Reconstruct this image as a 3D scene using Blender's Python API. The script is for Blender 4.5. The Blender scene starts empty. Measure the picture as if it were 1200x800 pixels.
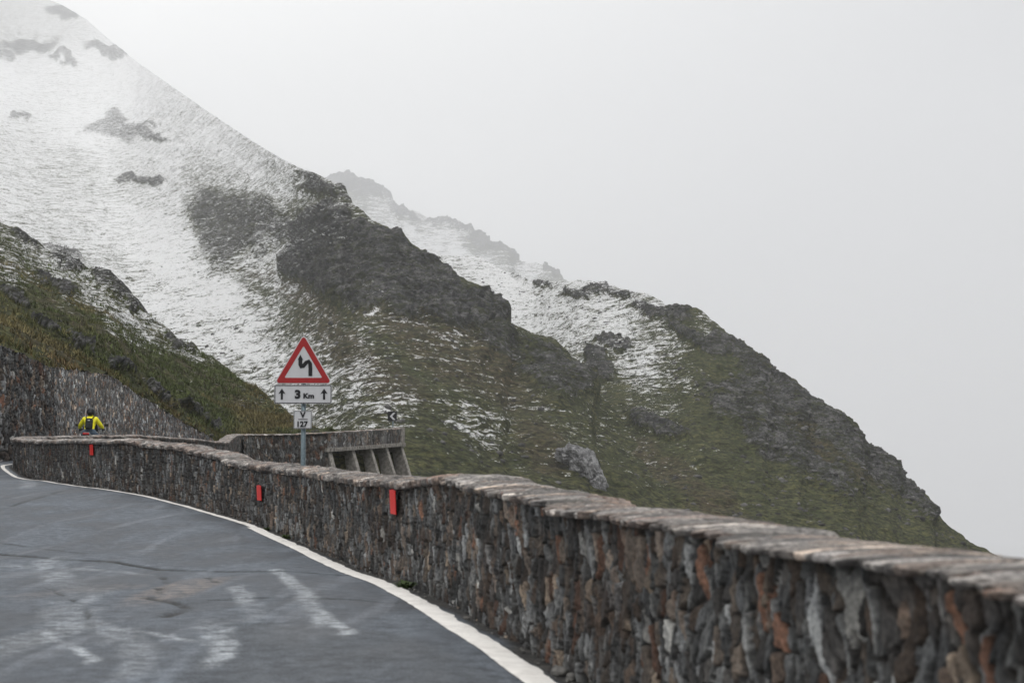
import bpy, bmesh, math, random
import numpy as np
from mathutils import Vector, Matrix
random.seed(7); np.random.seed(7)
sc = bpy.context.scene
C = sc.collection

# ------------------------------------------------------------------ camera
F = 2000.0; YH = 535.0            # focal length in photo pixels, horizon row
CAM = np.array([0.0, 0.0, 1.33])
PITCH = math.atan((YH-400)/F)
def P(x, y, d):
    """world point seen at photo pixel (x,y) at ground distance d ahead"""
    x = np.asarray(x, float); y = np.asarray(y, float); d = np.asarray(d, float)
    a = (x-600)/F; b = (400-y)/F
    c, s = math.cos(PITCH), math.sin(PITCH)
    dy = c - b*s; dz = s + b*c
    return np.stack(np.broadcast_arrays(a/dy*d, d+0*a, dz/dy*d + CAM[2]), -1)
def pz(y, d): return float(P(600, y, d)[2])

cd = bpy.data.cameras.new('camera'); cam = bpy.data.objects.new('camera', cd); C.objects.link(cam)
cam.location = CAM; cam.rotation_euler = (math.pi/2+PITCH, 0, 0)
cd.sensor_width = 36; cd.lens = 60; cd.clip_end = 20000; cd.clip_start = 0.1
cd.dof.use_dof = True; cd.dof.focus_distance = 60; cd.dof.aperture_fstop = 3.6
sc.camera = cam

# ------------------------------------------------------------------ noise
def h3(i, j, k, seed=0):
    n = (i.astype(np.int64)*73856093) ^ (j.astype(np.int64)*19349663) ^ (k.astype(np.int64)*83492791) ^ (seed*2654435761)
    n = n & 0xffffffff
    n = ((n ^ (n >> 16))*0x45d9f3b) & 0xffffffff
    n = ((n ^ (n >> 16))*0x45d9f3b) & 0xffffffff
    n = n ^ (n >> 16)
    return (n & 0xffffff).astype(np.float64)/0xffffff
def vn(x, y, z, seed=0):
    x, y, z = np.broadcast_arrays(x, y, z)
    i, j, k = np.floor(x), np.floor(y), np.floor(z)
    u, v, w = x-i, y-j, z-k
    u = u*u*u*(u*(u*6-15)+10); v = v*v*v*(v*(v*6-15)+10); w = w*w*w*(w*(w*6-15)+10)
    i = i.astype(np.int64); j = j.astype(np.int64); k = k.astype(np.int64)
    r = 0
    for a in (0, 1):
        for b in (0, 1):
            for c in (0, 1):
                r = r + h3(i+a, j+b, k+c, seed)*(u if a else 1-u)*(v if b else 1-v)*(w if c else 1-w)
    return r*2-1
def fbm(x, y, z=0.0, o=5, seed=0, g=0.5):
    r = 0; a = 1; t = 0
    for n in range(o):
        r = r + a*vn(x*2**n+7.3*n, y*2**n+3.1*n, z*2**n+1.7*n+0.0*x, seed+n); t += a; a *= g
    return r/t*1.6
def ridged(x, y, z=0.0, o=4, seed=0, g=0.5):
    r = 0; a = 1; t = 0
    for n in range(o):
        r = r + a*(1-2*np.abs(vn(x*2**n+5.3*n, y*2**n+2.1*n, z*2**n+0.0*x, seed+n))); t += a; a *= g
    return r/t
def sm(x, a, b):
    t = np.clip((x-a)/(b-a), 0, 1); return t*t*(3-2*t)

def voro(s, t, cs, ct, seed=0, wv=0.25, jit=0.8):
    """irregular cells; returns distance-to-edge measure, cell hashes (3)"""
    a = s/cs; b = t/ct
    i0 = np.floor(a).astype(np.int64); j0 = np.floor(b).astype(np.int64)
    f1 = np.full(a.shape, 9.0); f2 = np.full(a.shape, 9.0)
    ci = np.zeros(a.shape, np.int64); cj = np.zeros(a.shape, np.int64)
    cx = np.zeros(a.shape); cy = np.zeros(a.shape)
    for di in (-2, -1, 0, 1, 2):
        for dj in (-2, -1, 0, 1, 2):
            i = i0+di; j = j0+dj; z = i*0
            px = i+.5+jit*(h3(i, j, z, seed)-.5); py = j+.5+jit*(h3(i, j, z+1, seed)-.5)
            w = h3(i, j, z+2, seed); w = wv*(w-.5) + np.where(w > .93, .35, 0)
            d = np.sqrt((a-px)**2+(b-py)**2) - w
            nw = d < f1
            f2 = np.where(nw, f1, np.minimum(f2, d)); f1 = np.where(nw, d, f1)
            ci = np.where(nw, i, ci); cj = np.where(nw, j, cj)
            cx = np.where(nw, a-px, cx); cy = np.where(nw, b-py, cy)
    z = ci*0
    return f2-f1, h3(ci, cj, z+5, seed), h3(ci, cj, z+6, seed), h3(ci, cj, z+7, seed), cx, cy

# ------------------------------------------------------------------ objects
def tag(o, label=None, cat=None, group=None, kind=None):
    if label: o['label'] = label
    if cat: o['category'] = cat
    if group: o['group'] = group
    if kind: o['kind'] = kind
    return o
def link(name, me, mat, parent=None, smooth=False):
    o = bpy.data.objects.new(name, me); C.objects.link(o)
    if mat: me.materials.append(mat)
    if parent: o.parent = parent
    if smooth: me.polygons.foreach_set('use_smooth', [True]*len(me.polygons))
    return o
def empty(name, loc, rz=0):
    o = bpy.data.objects.new(name, None); C.objects.link(o); o.location = loc; o.rotation_euler = (0, 0, rz)
    o.empty_display_size = .1
    return o
def gridmesh(name, V, mat, attrs=None, parent=None, smooth=True, flip=False, origin=(0, 0, 0)):
    n, m = V.shape[:2]
    me = bpy.data.meshes.new(name)
    me.vertices.add(n*m); me.vertices.foreach_set('co', (V-np.array(origin)).astype(np.float32).ravel())
    i, j = np.meshgrid(np.arange(n-1), np.arange(m-1), indexing='ij')
    a = (i*m+j).ravel()
    q = np.stack([a, a+m, a+m+1, a+1], 1) if not flip else np.stack([a, a+1, a+m+1, a+m], 1)
    nf = len(q)
    me.loops.add(nf*4); me.loops.foreach_set('vertex_index', q.ravel().astype(np.int32))
    me.polygons.add(nf); me.polygons.foreach_set('loop_start', np.arange(0, nf*4, 4, dtype=np.int32))
    me.update(calc_edges=True)
    for k, A in (attrs or {}).items():
        at = me.attributes.new(k, 'FLOAT_COLOR', 'POINT')
        c = np.ones((n*m, 4), np.float32); A = A.reshape(n*m, -1); c[:, :A.shape[1]] = A
        at.data.foreach_set('color', c.ravel())
    o = link(name, me, mat, parent, smooth)
    o.location = origin
    return o
def frombm(name, bm, mat, parent=None, smooth=False):
    me = bpy.data.meshes.new(name); bmesh.ops.recalc_face_normals(bm, faces=bm.faces); bm.to_mesh(me); bm.free()
    return link(name, me, mat, parent, smooth)
def box(bm, c, s, rot=None, bev=0.0):
    r = bmesh.ops.create_cube(bm, size=1)
    M = Matrix.Translation(c) @ (rot.to_4x4() if rot else Matrix.Identity(4)) @ Matrix.Diagonal((*s, 1))
    bmesh.ops.transform(bm, matrix=M, verts=r['verts'])
    if bev:
        es = list({e for v in r['verts'] for e in v.link_edges})
        bmesh.ops.bevel(bm, geom=es, offset=bev, segments=2, affect='EDGES', profile=.5)
def tube(bm, pts, rad, n=12, cap=True):
    pts = [Vector(p) for p in pts]; rad = rad if hasattr(rad, '__len__') else [rad]*len(pts)
    rings = []
    for k, p in enumerate(pts):
        d = (pts[min(k+1, len(pts)-1)]-pts[max(k-1, 0)]).normalized()
        u = d.orthogonal().normalized() if k == 0 else (u - d*u.dot(d)).normalized()
        w = d.cross(u)
        rings.append([bm.verts.new(p+(u*math.cos(t)+w*math.sin(t))*rad[k]) for t in [2*math.pi*q/n for q in range(n)]])
    for a, b in zip(rings, rings[1:]):
        for q in range(n): bm.faces.new((a[q], a[(q+1) % n], b[(q+1) % n], b[q]))
    if cap: bm.faces.new(rings[0][::-1]); bm.faces.new(rings[-1])
def prism(bm, pts, y0, y1):
    """outline in x,z extruded from y0 to y1"""
    a = [bm.verts.new((x, y0, z)) for x, z in pts]; b = [bm.verts.new((x, y1, z)) for x, z in pts]
    bm.faces.new(a); bm.faces.new(b[::-1])
    for k in range(len(pts)): bm.faces.new((a[k], b[k], b[(k+1) % len(pts)], a[(k+1) % len(pts)]))

# ------------------------------------------------------------------ materials
class NT:
    def __init__(s, name, disp=False):
        s.m = bpy.data.materials.new(name); s.m.use_nodes = True; s.t = s.m.node_tree
        s.b = s.t.nodes['Principled BSDF']; s.L = s.t.links.new
    def n(s, ty, **k):
        o = s.t.nodes.new(ty)
        for a, v in k.items(): setattr(o, a, v)
        return o
    def setin(s, sock, v):
        if v is None: return
        if hasattr(v, 'is_output'): s.L(v, sock)
        else: sock.default_value = v if not (isinstance(v, tuple) and len(v) == 3 and sock.type == 'RGBA') else (*v, 1)
    def coord(s, scale=(1, 1, 1), rot=(0, 0, 0), which='Object', warp=None):
        c = s.n('ShaderNodeTexCoord').outputs[which]
        m = s.n('ShaderNodeMapping'); s.L(c, m.inputs[0]); m.inputs['Scale'].default_value = scale; m.inputs['Rotation'].default_value = rot
        return m.outputs[0]
    def noise(s, vec, sc_=1, det=6, rough=.6, dist=0.0):
        o = s.n('ShaderNodeTexNoise'); s.L(vec, o.inputs['Vector'])
        o.inputs['Scale'].default_value = sc_; o.inputs['Detail'].default_value = det; o.inputs['Roughness'].default_value = rough
        o.inputs['Distortion'].default_value = dist
        return o.outputs['Fac']
    def math(s, op, a, b=None, c=None, clamp=False):
        o = s.n('ShaderNodeMath', operation=op, use_clamp=clamp)
        s.setin(o.inputs[0], a); s.setin(o.inputs[1], b)
        if c is not None: s.setin(o.inputs[2], c)
        return o.outputs[0]
    def rng(s, v, a, b, c=0.0, d=1.0):
        o = s.n('ShaderNodeMapRange'); s.setin(o.inputs[0], v)
        for k, q in zip((1, 2, 3, 4), (a, b, c, d)): o.inputs[k].default_value = q
        o.interpolation_type = 'SMOOTHSTEP'
        return o.outputs[0]
    def mix(s, f, a, b, mode='MIX'):
        o = s.n('ShaderNodeMix', data_type='RGBA', blend_type=mode)
        s.setin(o.inputs[0], f); s.setin(o.inputs[6], a); s.setin(o.inputs[7], b)
        return o.outputs[2]
    def attr(s, name):
        o = s.n('ShaderNodeAttribute', attribute_name=name); return o
    def sep(s, col):
        o = s.n('ShaderNodeSeparateColor'); s.L(col, o.inputs[0]); return o.outputs
    def bump(s, h, strength=.5, dist=.01, nrm=None):
        o = s.n('ShaderNodeBump'); s.L(h, o.inputs['Height']); o.inputs['Strength'].default_value = strength
        o.inputs['Distance'].default_value = dist
        if nrm: s.L(nrm, o.inputs['Normal'])
        s.L(o.outputs[0], s.b.inputs['Normal']); return o.outputs[0]
    def out(s, col, rough=.8, spec=.3):
        s.setin(s.b.inputs['Base Color'], col); s.setin(s.b.inputs['Roughness'], rough)
        s.b.inputs['Specular IOR Level'].default_value = spec
        return s.m
def simple(name, col, rough=.6, spec=.4, metal=0, vary=.15, sc_=20):
    t = NT(name); nz = t.noise(t.coord(), sc_, 5)
    c = t.mix(t.rng(nz, .3, .7), tuple(v*(1-vary) for v in col), tuple(v*(1+vary) for v in col))
    t.b.inputs['Metallic'].default_value = metal
    return t.out(c, rough, spec)

def m_masonry(name, bscale=1.0):
    t = NT(name); a = t.attr('col').outputs['Color']
    v = t.coord()
    n1 = t.noise(v, 38/bscale, 7, .7); n2 = t.noise(v, 7/bscale, 5, .6); n3 = t.noise(t.coord((1, 1, .3)), 90/bscale, 4, .7)
    c = t.mix(1.0, a, t.mix(t.rng(n1, .3, .72), (.45, .45, .46), (1.5, 1.48, 1.45)), 'MULTIPLY')
    c = t.mix(1.0, c, t.mix(t.rng(n2, .35, .65), (.75, .75, .76), (1.25, 1.23, 1.2)), 'MULTIPLY')
    lich = t.math('MULTIPLY', t.rng(t.noise(v, 16/bscale, 6, .7), .62, .7), t.rng(n2, .45, .6))
    c = t.mix(t.math('MULTIPLY', lich, .5), c, (.34, .34, .31))
    t.bump(t.math('ADD', n1, t.math('MULTIPLY', n3, .6)), .6, .02*bscale)
    return t.out(c, .78, .35)
M_wall = m_masonry('wall stones'); M_cope = m_masonry('coping stones'); M_far = m_masonry('far masonry', 1.6)

def m_mountain(name, k=1.0, snow=.8):
    """attribute mask: r snow cover, g bare rock, b soil tint, a unused.  k = feature size"""
    t = NT(name); msk = t.sep(t.attr('mask').outputs['Color'])
    D, R, B = msk[0], msk[1], msk[2]
    v = t.coord()
    fine = t.noise(t.coord((1/k, 1/k, 1.6/k)), .9, 9, .72)
    big = t.noise(t.coord((1/k, 1/k, 1/k)), .09, 6, .6)
    clump = t.noise(t.coord((1/k, 1/k, 2.2/k)), .36, 8, .7, .3)
    streak = t.noise(t.coord((.42/k, .42/k, 2.3/k), (0, .20, 0)), .60, 9, .72, .9)
    diag = t.noise(t.coord((.30/k, .30/k, 2.0/k), (0, .62, 0)), .9, 7, .68, .5)
    speck = t.noise(t.coord((1/k, 1/k, 1.5/k)), 2.6, 5, .75)
    wide = t.noise(t.coord((.16/k, .16/k, .85/k), (0, .12, 0)), .50, 10, .74, 1.1)
    lump = t.noise(t.coord((1/k, 1/k, 1.7/k)), .13, 8, .68, .3)
    g = t.mix(t.rng(clump, .38, .62), (.022, .029, .010), (.082, .083, .034))
    g = t.mix(t.math('MULTIPLY', t.rng(diag, .48, .62), .75), g, (.105, .104, .042))
    g = t.mix(t.math('MULTIPLY', t.rng(big, .45, .62), .6), g, (.040, .048, .018))
    g = t.mix(t.math('MULTIPLY', B, t.rng(clump, .3, .65, 0, .6)), g, (.085, .056, .042))
    g = t.mix(1.0, g, t.mix(t.rng(fine, .34, .66), (.30, .30, .30), (1.75, 1.75, 1.7)), 'MULTIPLY')
    g = t.mix(t.rng(speck, .64, .72), g, (.15, .145, .13))
    r = t.mix(t.rng(fine, .36, .66), (.016, .016, .017), (.098, .098, .098))
    vo = t.n('ShaderNodeTexVoronoi'); vo.feature = 'F1'; t.L(t.coord((.75/k, .75/k, 1.5/k), (.3, .5, .2)), vo.inputs['Vector']); vo.inputs['Scale'].default_value = .42
    try: vo.inputs['Detail'].default_value = 2.0
    except Exception: pass
    fac = t.sep(vo.outputs['Color'])[0]
    r = t.mix(1.0, r, t.mix(fac, (.38, .39, .41), (1.75, 1.78, 1.82)), 'MULTIPLY')
    r = t.mix(t.math('MULTIPLY', t.rng(clump, .47, .58), .8), r, (.036, .042, .017))
    r = t.mix(1.0, r, t.mix(t.rng(lump, .38, .62), (.55, .55, .56), (1.55, 1.5, 1.45)), 'MULTIPLY')
    r = t.mix(t.rng(speck, .66, .76), r, (.15, .145, .14))
    rk = t.rng(t.math('ADD', R, t.math('ADD', t.math('MULTIPLY', t.math('SUBTRACT', clump, .5), 1.6), t.math('MULTIPLY', t.math('SUBTRACT', lump, .5), 2.4))), .42, .62)
    c = t.mix(rk, g, r)
    # snow lies where the cover value beats the tussocks and ledges
    e = t.math('ADD', t.math('ADD', t.math('MULTIPLY', t.math('SUBTRACT', wide, .5), 1.5), t.math('MULTIPLY', t.math('SUBTRACT', streak, .5), 1.2)), t.math('MULTIPLY', t.math('SUBTRACT', fine, .5), 1.2))
    e = t.math('ADD', e, t.math('MULTIPLY', t.math('SUBTRACT', speck, .5), .95))
    e = t.math('ADD', e, t.math('MULTIPLY', t.math('SUBTRACT', clump, .5), .6))
    nz = t.n('ShaderNodeSeparateXYZ'); geo = t.n('ShaderNodeNewGeometry'); t.L(geo.outputs['Normal'], nz.inputs[0])
    e = t.math('ADD', e, t.rng(nz.outputs[2], .1, .9, -.10, .10))
    e = t.math('ADD', e, t.math('SUBTRACT', t.math('MULTIPLY', D, .775), t.math('MULTIPLY', R, .22)))
    s = t.rng(e, .46, .58)
    c = t.mix(s, c, t.mix(t.rng(fine, .3, .7), (snow*.82, snow*.835, snow*.85), (snow, snow*1.005, snow*1.01)))
    t.bump(t.math('ADD', t.math('ADD', t.math('ADD', fine, t.math('MULTIPLY', speck, .35)), t.math('MULTIPLY', clump, 1.2)), t.math('MULTIPLY', t.math('MULTIPLY', fac, rk), .55)), .9, 1.3*k)
    return t.out(c, .9, .15)

# ------------------------------------------------------------------ terrain layers
def idw(x, y, pts, p=3.2):
    num = 0; den = 0
    for (a, b, v) in pts:
        w = 1/((x-a)**2+(y-b)**2+60)**(p/2); num = num+w*v; den = den+w
    return num/den
def polymask(x, y, poly, soft=8):
    """soft inside mask of a polygon"""
    poly = np.array(poly, float); ins = np.zeros(x.shape, bool); dm = np.full(x.shape, 1e9)
    n = len(poly)
    for k in range(n):
        x0, y0 = poly[k]; x1, y1 = poly[(k+1) % n]
        if y0 != y1:
            c = ((y0 > y) != (y1 > y)) & (x < (x1-x0)*(y-y0)/(y1-y0)+x0); ins ^= c
        dx, dy = x1-x0, y1-y0
        tt = np.clip(((x-x0)*dx+(y-y0)*dy)/(dx*dx+dy*dy+1e-9), 0, 1)
        dm = np.minimum(dm, np.hypot(x-x0-tt*dx, y-y0-tt*dy))
    return sm(np.where(ins, dm, -dm), -soft, soft)
def ell(x, y, cx, cy, rx, ry, slope=0.0):
    dy = y-cy-slope*(x-cx); return 1-sm(np.sqrt(((x-cx)/rx)**2+(dy/ry)**2), .6, 1.25)

def layer(name, x0, x1, nx, nv, ridge, foot, mat, snow, rocks=(), bulge=6, rough=1.0, tint=(), pw=1.0, seed=0, edge=.8, warp=14, back=60, label=None):
    xs = np.linspace(x0, x1, nx)
    rg = np.array(ridge, float); ft = np.array(foot, float)
    yr = np.interp(xs, rg[:, 0], rg[:, 1]); Zr = np.interp(xs, rg[:, 0], rg[:, 2])
    yf = np.interp(xs, ft[:, 0], ft[:, 1]); Zf = np.interp(xs, ft[:, 0], ft[:, 2])
    def _sm(a, w):
        n_ = max(3, int(w/(x1-x0)*nx)|1); kk = np.hanning(n_+2)[1:-1]; return np.convolve(np.pad(a, n_//2, 'edge'), kk/kk.sum(), 'valid')
    Zr = np.exp(_sm(np.log(Zr), 90)); Zf = np.exp(_sm(np.log(Zf), 90)); yf = _sm(yf, 40) if Zf[0] > 130 else yf
    v = np.linspace(0, 1, nv)[None, :]
    X = np.broadcast_to(xs[:, None], (nx, nv))
    Y = yf[:, None]+(yr-yf)[:, None]*v
    Z = Zf[:, None]*(Zr/Zf)[:, None]**(v**pw)
    V = P(X, Y, Z)
    # masks, in the slope's own lattice
    wx = X+warp*fbm(X/26, Y/26, seed+.5, 4, seed+11); wy = Y+warp*.8*fbm(X/26, Y/26, seed+9.5, 4, seed+31)
    R = np.zeros(X.shape)
    for rk in rocks:
        m = polymask(wx, wy, rk[0], rk[1])*rk[2] if isinstance(rk[0], list) else ell(wx, wy, *rk)
        R = np.maximum(R, m)
    D = idw(wx, wy, snow)
    T = np.zeros(X.shape)
    for tt in tint: T = np.maximum(T, ell(wx, wy, *tt))
    # relief
    dn = np.cross(np.gradient(V, axis=0), np.gradient(V, axis=1)); dn /= np.linalg.norm(dn, axis=2, keepdims=True)+1e-9
    if dn[nx//2, nv//2, 2] < 0: dn = -dn
    px = (Z/F)[..., None]; q = V/ (px*1.0)      # metres per photo pixel at that depth
    S = 400/F                                       # one fixed scale for the whole slope
    w = V/S*(400/np.median(Z))
    sc0 = np.median(Z)/F
    d = 7*fbm(w[..., 0]/90, w[..., 1]/90, w[..., 2]/90, 4, seed) + 2.2*fbm(w[..., 0]/22, w[..., 1]/22, w[..., 2]/13, 4, seed+3)
    d = d + R*(bulge*.8 + bulge*ridged(w[..., 0]/34, w[..., 1]/34, w[..., 2]/26, 5, seed+5, .6)+4.6*ridged(w[..., 0]/13, w[..., 1]/13, w[..., 2]/8, 3, seed+8)+2.4*ridged(w[..., 0]/5, w[..., 1]/5, w[..., 2]/3, 2, seed+18))
    d = d + .55*fbm(w[..., 0]/5, w[..., 1]/5, w[..., 2]/3, 3, seed+13)
    d = d*rough*sc0*np.minimum(1, (1-v)*8+edge)
    V = V+dn*d[..., None]
    # the far side, falling away behind the crest
    nb = 14; bk = []
    for k in range(1, nb+1):
        dd = back*(k/nb)**1.6
        e = V[:, -1].copy(); e[:, 1] += dd*1.2; e[:, 2] -= dd*.75*(k/nb)
        e[:, 2] += .4*rough*sc0*vn(xs/9, k*.7, seed+2.2)*3
        bk.append(e)
    V = np.concatenate([V, np.stack(bk, 1)], 1)
    A = np.stack([D, R, T], -1); A = np.concatenate([A, np.repeat(A[:, -1:], nb, 1)], 1)
    o = gridmesh(name, V, mat, {'mask': A}, flip=False)
    tag(o, kind='structure')
    return o, V

# main snowy mountain
mass1 = [(217, 236), (238, 220), (270, 232), (315, 238), (347, 258), (345, 282), (322, 280), (312, 300), (290, 290), (277, 315), (256, 318), (240, 295), (222, 258)]
mass2 = [(352, 250), (385, 236), (410, 244), (431, 258), (452, 272), (480, 285), (504, 302), (536, 320), (566, 337), (576, 355), (590, 358), (594, 376), (567, 388), (536, 388), (501, 382), (452, 366), (410, 352), (365, 338), (336, 318), (333, 285), (340, 262)]
mass3 = [(345, 196), (378, 206), (405, 222), (415, 240), (389, 234), (357, 220)]
spur = [(560, 384), (600, 384), (640, 398), (680, 425), (700, 445), (690, 470), (655, 474), (610, 440), (560, 418)]
A_ridge = [(-500, -520, 8373), (-200, -190, 7052), (-60, -70, 6259), (0, -30, 5732), (40, -8, 5279), (70, 5, 4820), (100, 22, 4225), (130, 48, 3564), (160, 72, 2841), (200, 100, 1953), (250, 135, 1358), (300, 168, 983), (330, 186, 804), (350, 196, 699), (380, 208, 587), (400, 218, 534), (411, 238, 500), (430, 252, 480), (455, 267, 460), (480, 284, 450), (500, 296, 440), (530, 315, 430), (560, 334, 425), (572, 350, 420), (588, 360, 418), (596, 380, 415), (620, 388, 410), (650, 400, 400), (680, 422, 392), (695, 440, 388), (700, 460, 380), (735, 500, 350), (790, 560, 320), (860, 640, 290), (960, 760, 270)]
A_foot = [(-500, 420, 300), (0, 440, 290), (200, 520, 270), (340, 590, 230), (440, 640, 180), (960, 800, 170)]
A_snow = [(0, 20, 0.59), (60, 30, 0.62), (0, 100, 0.82), (80, 90, 0.75), (160, 110, 0.83), (250, 160, 0.79), (100, 150, 0.82), (200, 190, 0.77), (300, 200, 0.77), (340, 215, 0.74), (380, 232, 0.54), (0, 180, 0.69), (80, 200, 0.63), (160, 215, 0.64), (230, 205, 0.59), (0, 240, 0.7), (100, 260, 0.7), (180, 270, 0.8), (60, 300, 0.64), (140, 330, 0.64), (200, 300, 0.86), (215, 350, 0.76), (260, 350, 0.84), (240, 390, 0.7), (290, 390, 0.76), (300, 430, 0.67), (340, 400, 0.55), (350, 440, 0.55), (380, 430, 0.53), (420, 445, 0.47), (460, 470, 0.41), (410, 490, 0.41), (380, 480, 0.45), (440, 500, 0.33), (320, 350, 0.54), (300, 325, 0.45), (350, 370, 0.35), (400, 400, 0.31), (390, 370, 0.23), (310, 300, 0.7), (330, 290, 0.7), (280, 265, 0.46), (250, 250, 0.46), (350, 250, 0.54), (460, 300, -0.05), (480, 350, 0.16), (455, 352, 0.47), (520, 360, 0.16), (450, 400, 0.23), (500, 420, 0.15), (500, 450, 0.17), (540, 490, 0.41), (580, 500, 0.41), (610, 510, 0.19), (560, 440, 0.17), (620, 420, 0.21), (660, 430, 0.16), (640, 470, 0.19), (480, 540, 0.01), (600, 560, -0.04), (700, 600, -0.04), (540, 405, 0.35), (500, 395, 0.31), (650, 510, 0.21), (520, 520, 0.01)]
M_A = m_mountain('snowy mountain slope', 1.0, .92)
mtn, VA = layer('mountain', -420, 960, 1380, 620, A_ridge, A_foot, M_A, A_snow,
    rocks=[(mass1, 14, .64), (mass2, 10, .95), (mass3, 8, .8), (spur, 10, .62), (30, 50, 38, 9), (8, 66, 16, 9), (72, 14, 22, 8, .3), (128, 60, 34, 7, .22), (75, 70, 16, 6, .5), ([(96, 153), (118, 144), (138, 134), (146, 141), (150, 148), (172, 149), (192, 155), (198, 167), (172, 165), (128, 162)], 4, .95), (22, 136, 14, 5), (168, 212, 26, 5, .1), (75, 300, 26, 6, .35)],
    tint=[(350, 345, 60, 16, .5), (560, 430, 60, 14, .8), (450, 330, 90, 30, .5), (640, 520, 40, 30, .5), (420, 420, 80, 30, .6), (520, 400, 120, 40, .6)], bulge=9, seed=1)

# right-hand ridge
B_ridge = [(480, 300, 760), (560, 300, 740), (600, 322, 700), (625, 333, 660), (650, 330, 620), (680, 328, 575), (700, 331, 560), (725, 338, 545), (750, 343, 525), (770, 350, 505), (785, 359, 490), (800, 360, 480), (820, 364, 470), (832, 374, 462), (842, 380, 456), (858, 392, 448), (872, 405, 440), (892, 415, 432), (902, 432, 425), (915, 440, 420), (936, 452, 412), (945, 466, 408), (962, 474, 402), (985, 484, 396), (1003, 496, 392), (1012, 515, 388), (1026, 530, 384), (1042, 542, 380), (1056, 560, 374), (1075, 572, 366), (1090, 583, 360), (1094, 600, 352), (1120, 620, 345), (1150, 640, 338), (1180, 662, 330), (1300, 760, 300), (1500, 900, 280)]
B_foot = [(480, 620, 250), (700, 700, 220), (1000, 760, 210), (1200, 830, 230), (1500, 980, 240)]
B_snow = [(600, 335, 0.77), (650, 345, 0.71), (700, 345, 0.63), (740, 355, 0.67), (775, 358, 0.55), (620, 370, 0.75), (680, 375, 0.67), (720, 395, 0.71), (755, 425, 0.65), (745, 440, 0.5), (700, 420, 0.35), (800, 372, 0.05), (765, 385, 0.35), (832, 382, 0.35), (790, 465, 0.27), (760, 495, 0.25), (725, 470, 0.17), (850, 420, -0.1), (900, 480, -0.15), (1000, 560, -0.15), (1050, 600, -0.15), (785, 545, 0.17), (700, 520, 0.17), (680, 450, 0.27), (900, 600, -0.1), (770, 385, 0.45), (800, 600, -0.05), (830, 500, -0.05)]
B_rocks = [([(838, 378), (870, 402), (905, 432), (945, 462), (1003, 496), (1045, 545), (1098, 590), (1098, 606), (1060, 590), (1020, 560), (985, 530), (940, 500), (905, 480), (880, 450), (850, 420), (830, 400)], 8, .8), ([(830, 450), (870, 440), (905, 452), (925, 490), (960, 520), (1000, 560), (1010, 590), (960, 570), (900, 540), (860, 510), (830, 480)], 10, .7), (780, 368, 40, 10, .1), (700, 345, 50, 5, .1), (620, 325, 18, 8, .2), (760, 332, 1, 1), (700, 430, 20, 14, .3), (725, 405, 18, 8), (820, 400, 50, 8, .45), (770, 500, 30, 10, .3)]
M_B = m_mountain('right ridge slope', .85, .90)
rdg, VB = layer('ridge', 480, 1460, 1100, 480, B_ridge, B_foot, M_B, B_snow, rocks=B_rocks, bulge=8.5, seed=21, tint=[(680, 480, 70, 20, .7), (900, 440, 60, 12, .6), (960, 520, 80, 14, .7), (800, 560, 90, 20, .7)])

# hazy far ridge
R_ridge = [(250, 330, 7152), (340, 260, 6942), (380, 214, 6732), (396, 203, 6564), (408, 202, 6480), (422, 209, 6312), (447, 224, 6142), (470, 240, 5974), (500, 256, 5806), (520, 258, 5764), (546, 264, 5638), (560, 272, 5554), (572, 288, 5469), (592, 292, 5427), (602, 308, 5343), (640, 309, 5175), (655, 322, 5049), (668, 330, 4965), (720, 352, 4713), (820, 420, 4208)]
R_foot = [(250, 560, 2835), (500, 480, 2835), (820, 560, 2709)]
M_R = m_mountain('far hazy ridge', 7.0, .86)
far, VR = layer('far_ridge', 260, 820, 560, 230, R_ridge, R_foot, M_R,
    [(400, 215, .15), (425, 222, .3), (460, 245, .5), (440, 240, .55), (500, 275, .6), (540, 300, .7), (575, 285, .25), (600, 300, .3), (560, 320, .8), (620, 320, .7), (655, 326, .3), (500, 300, .8), (460, 270, .75)],
    rocks=[(405, 215, 26, 18, .4), (430, 228, 30, 12, .5), (470, 248, 25, 6, .5), (578, 284, 22, 12, .6), (604, 304, 10, 12), (650, 322, 12, 8, .6), (530, 262, 30, 5, .1)], bulge=6, seed=41, back=200)

# near hillside above the retaining wall
C_ridge = [(-400, 0, 270), (-100, 205, 240), (0, 262, 225), (14, 268, 222), (30, 281, 219), (45, 289, 216), (60, 293, 212), (78, 301, 208), (98, 314, 203), (112, 320, 199), (124, 321, 196), (138, 336, 192), (152, 349, 188), (175, 369, 181), (200, 389, 174), (225, 404, 168), (250, 420, 162), (280, 443, 154), (320, 470, 145), (345, 487, 138), (370, 499, 132), (400, 508, 128), (460, 525, 124)]
C_foot = [(-400, 300, 60), (-60, 396, 64.5), (0, 409, 67), (30, 421, 70), (60, 433, 73), (100, 438, 81), (130, 443, 89), (160, 464, 95), (190, 482, 101), (220, 501, 109), (250, 517, 116), (300, 522, 120), (360, 524, 122), (460, 536, 122)]
C_snow = [(0, 265, 0.39), (40, 290, 0.56), (80, 305, 0.64), (60, 322, 0.64), (110, 345, 0.59), (145, 365, 0.59), (180, 385, 0.56), (220, 412, 0.5), (30, 312, 0.39), (0, 320, 0.44), (100, 380, 0.0), (200, 440, 0.0), (215, 455, 0.16), (280, 455, 0.08), (260, 480, 0.02), (60, 400, -0.3), (0, 380, -0.3), (150, 440, -0.15), (340, 492, 0), (200, 480, -0.2), (50, 350, 0.0)]
M_C = m_mountain('near grassy hillside', .30, .86)
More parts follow.
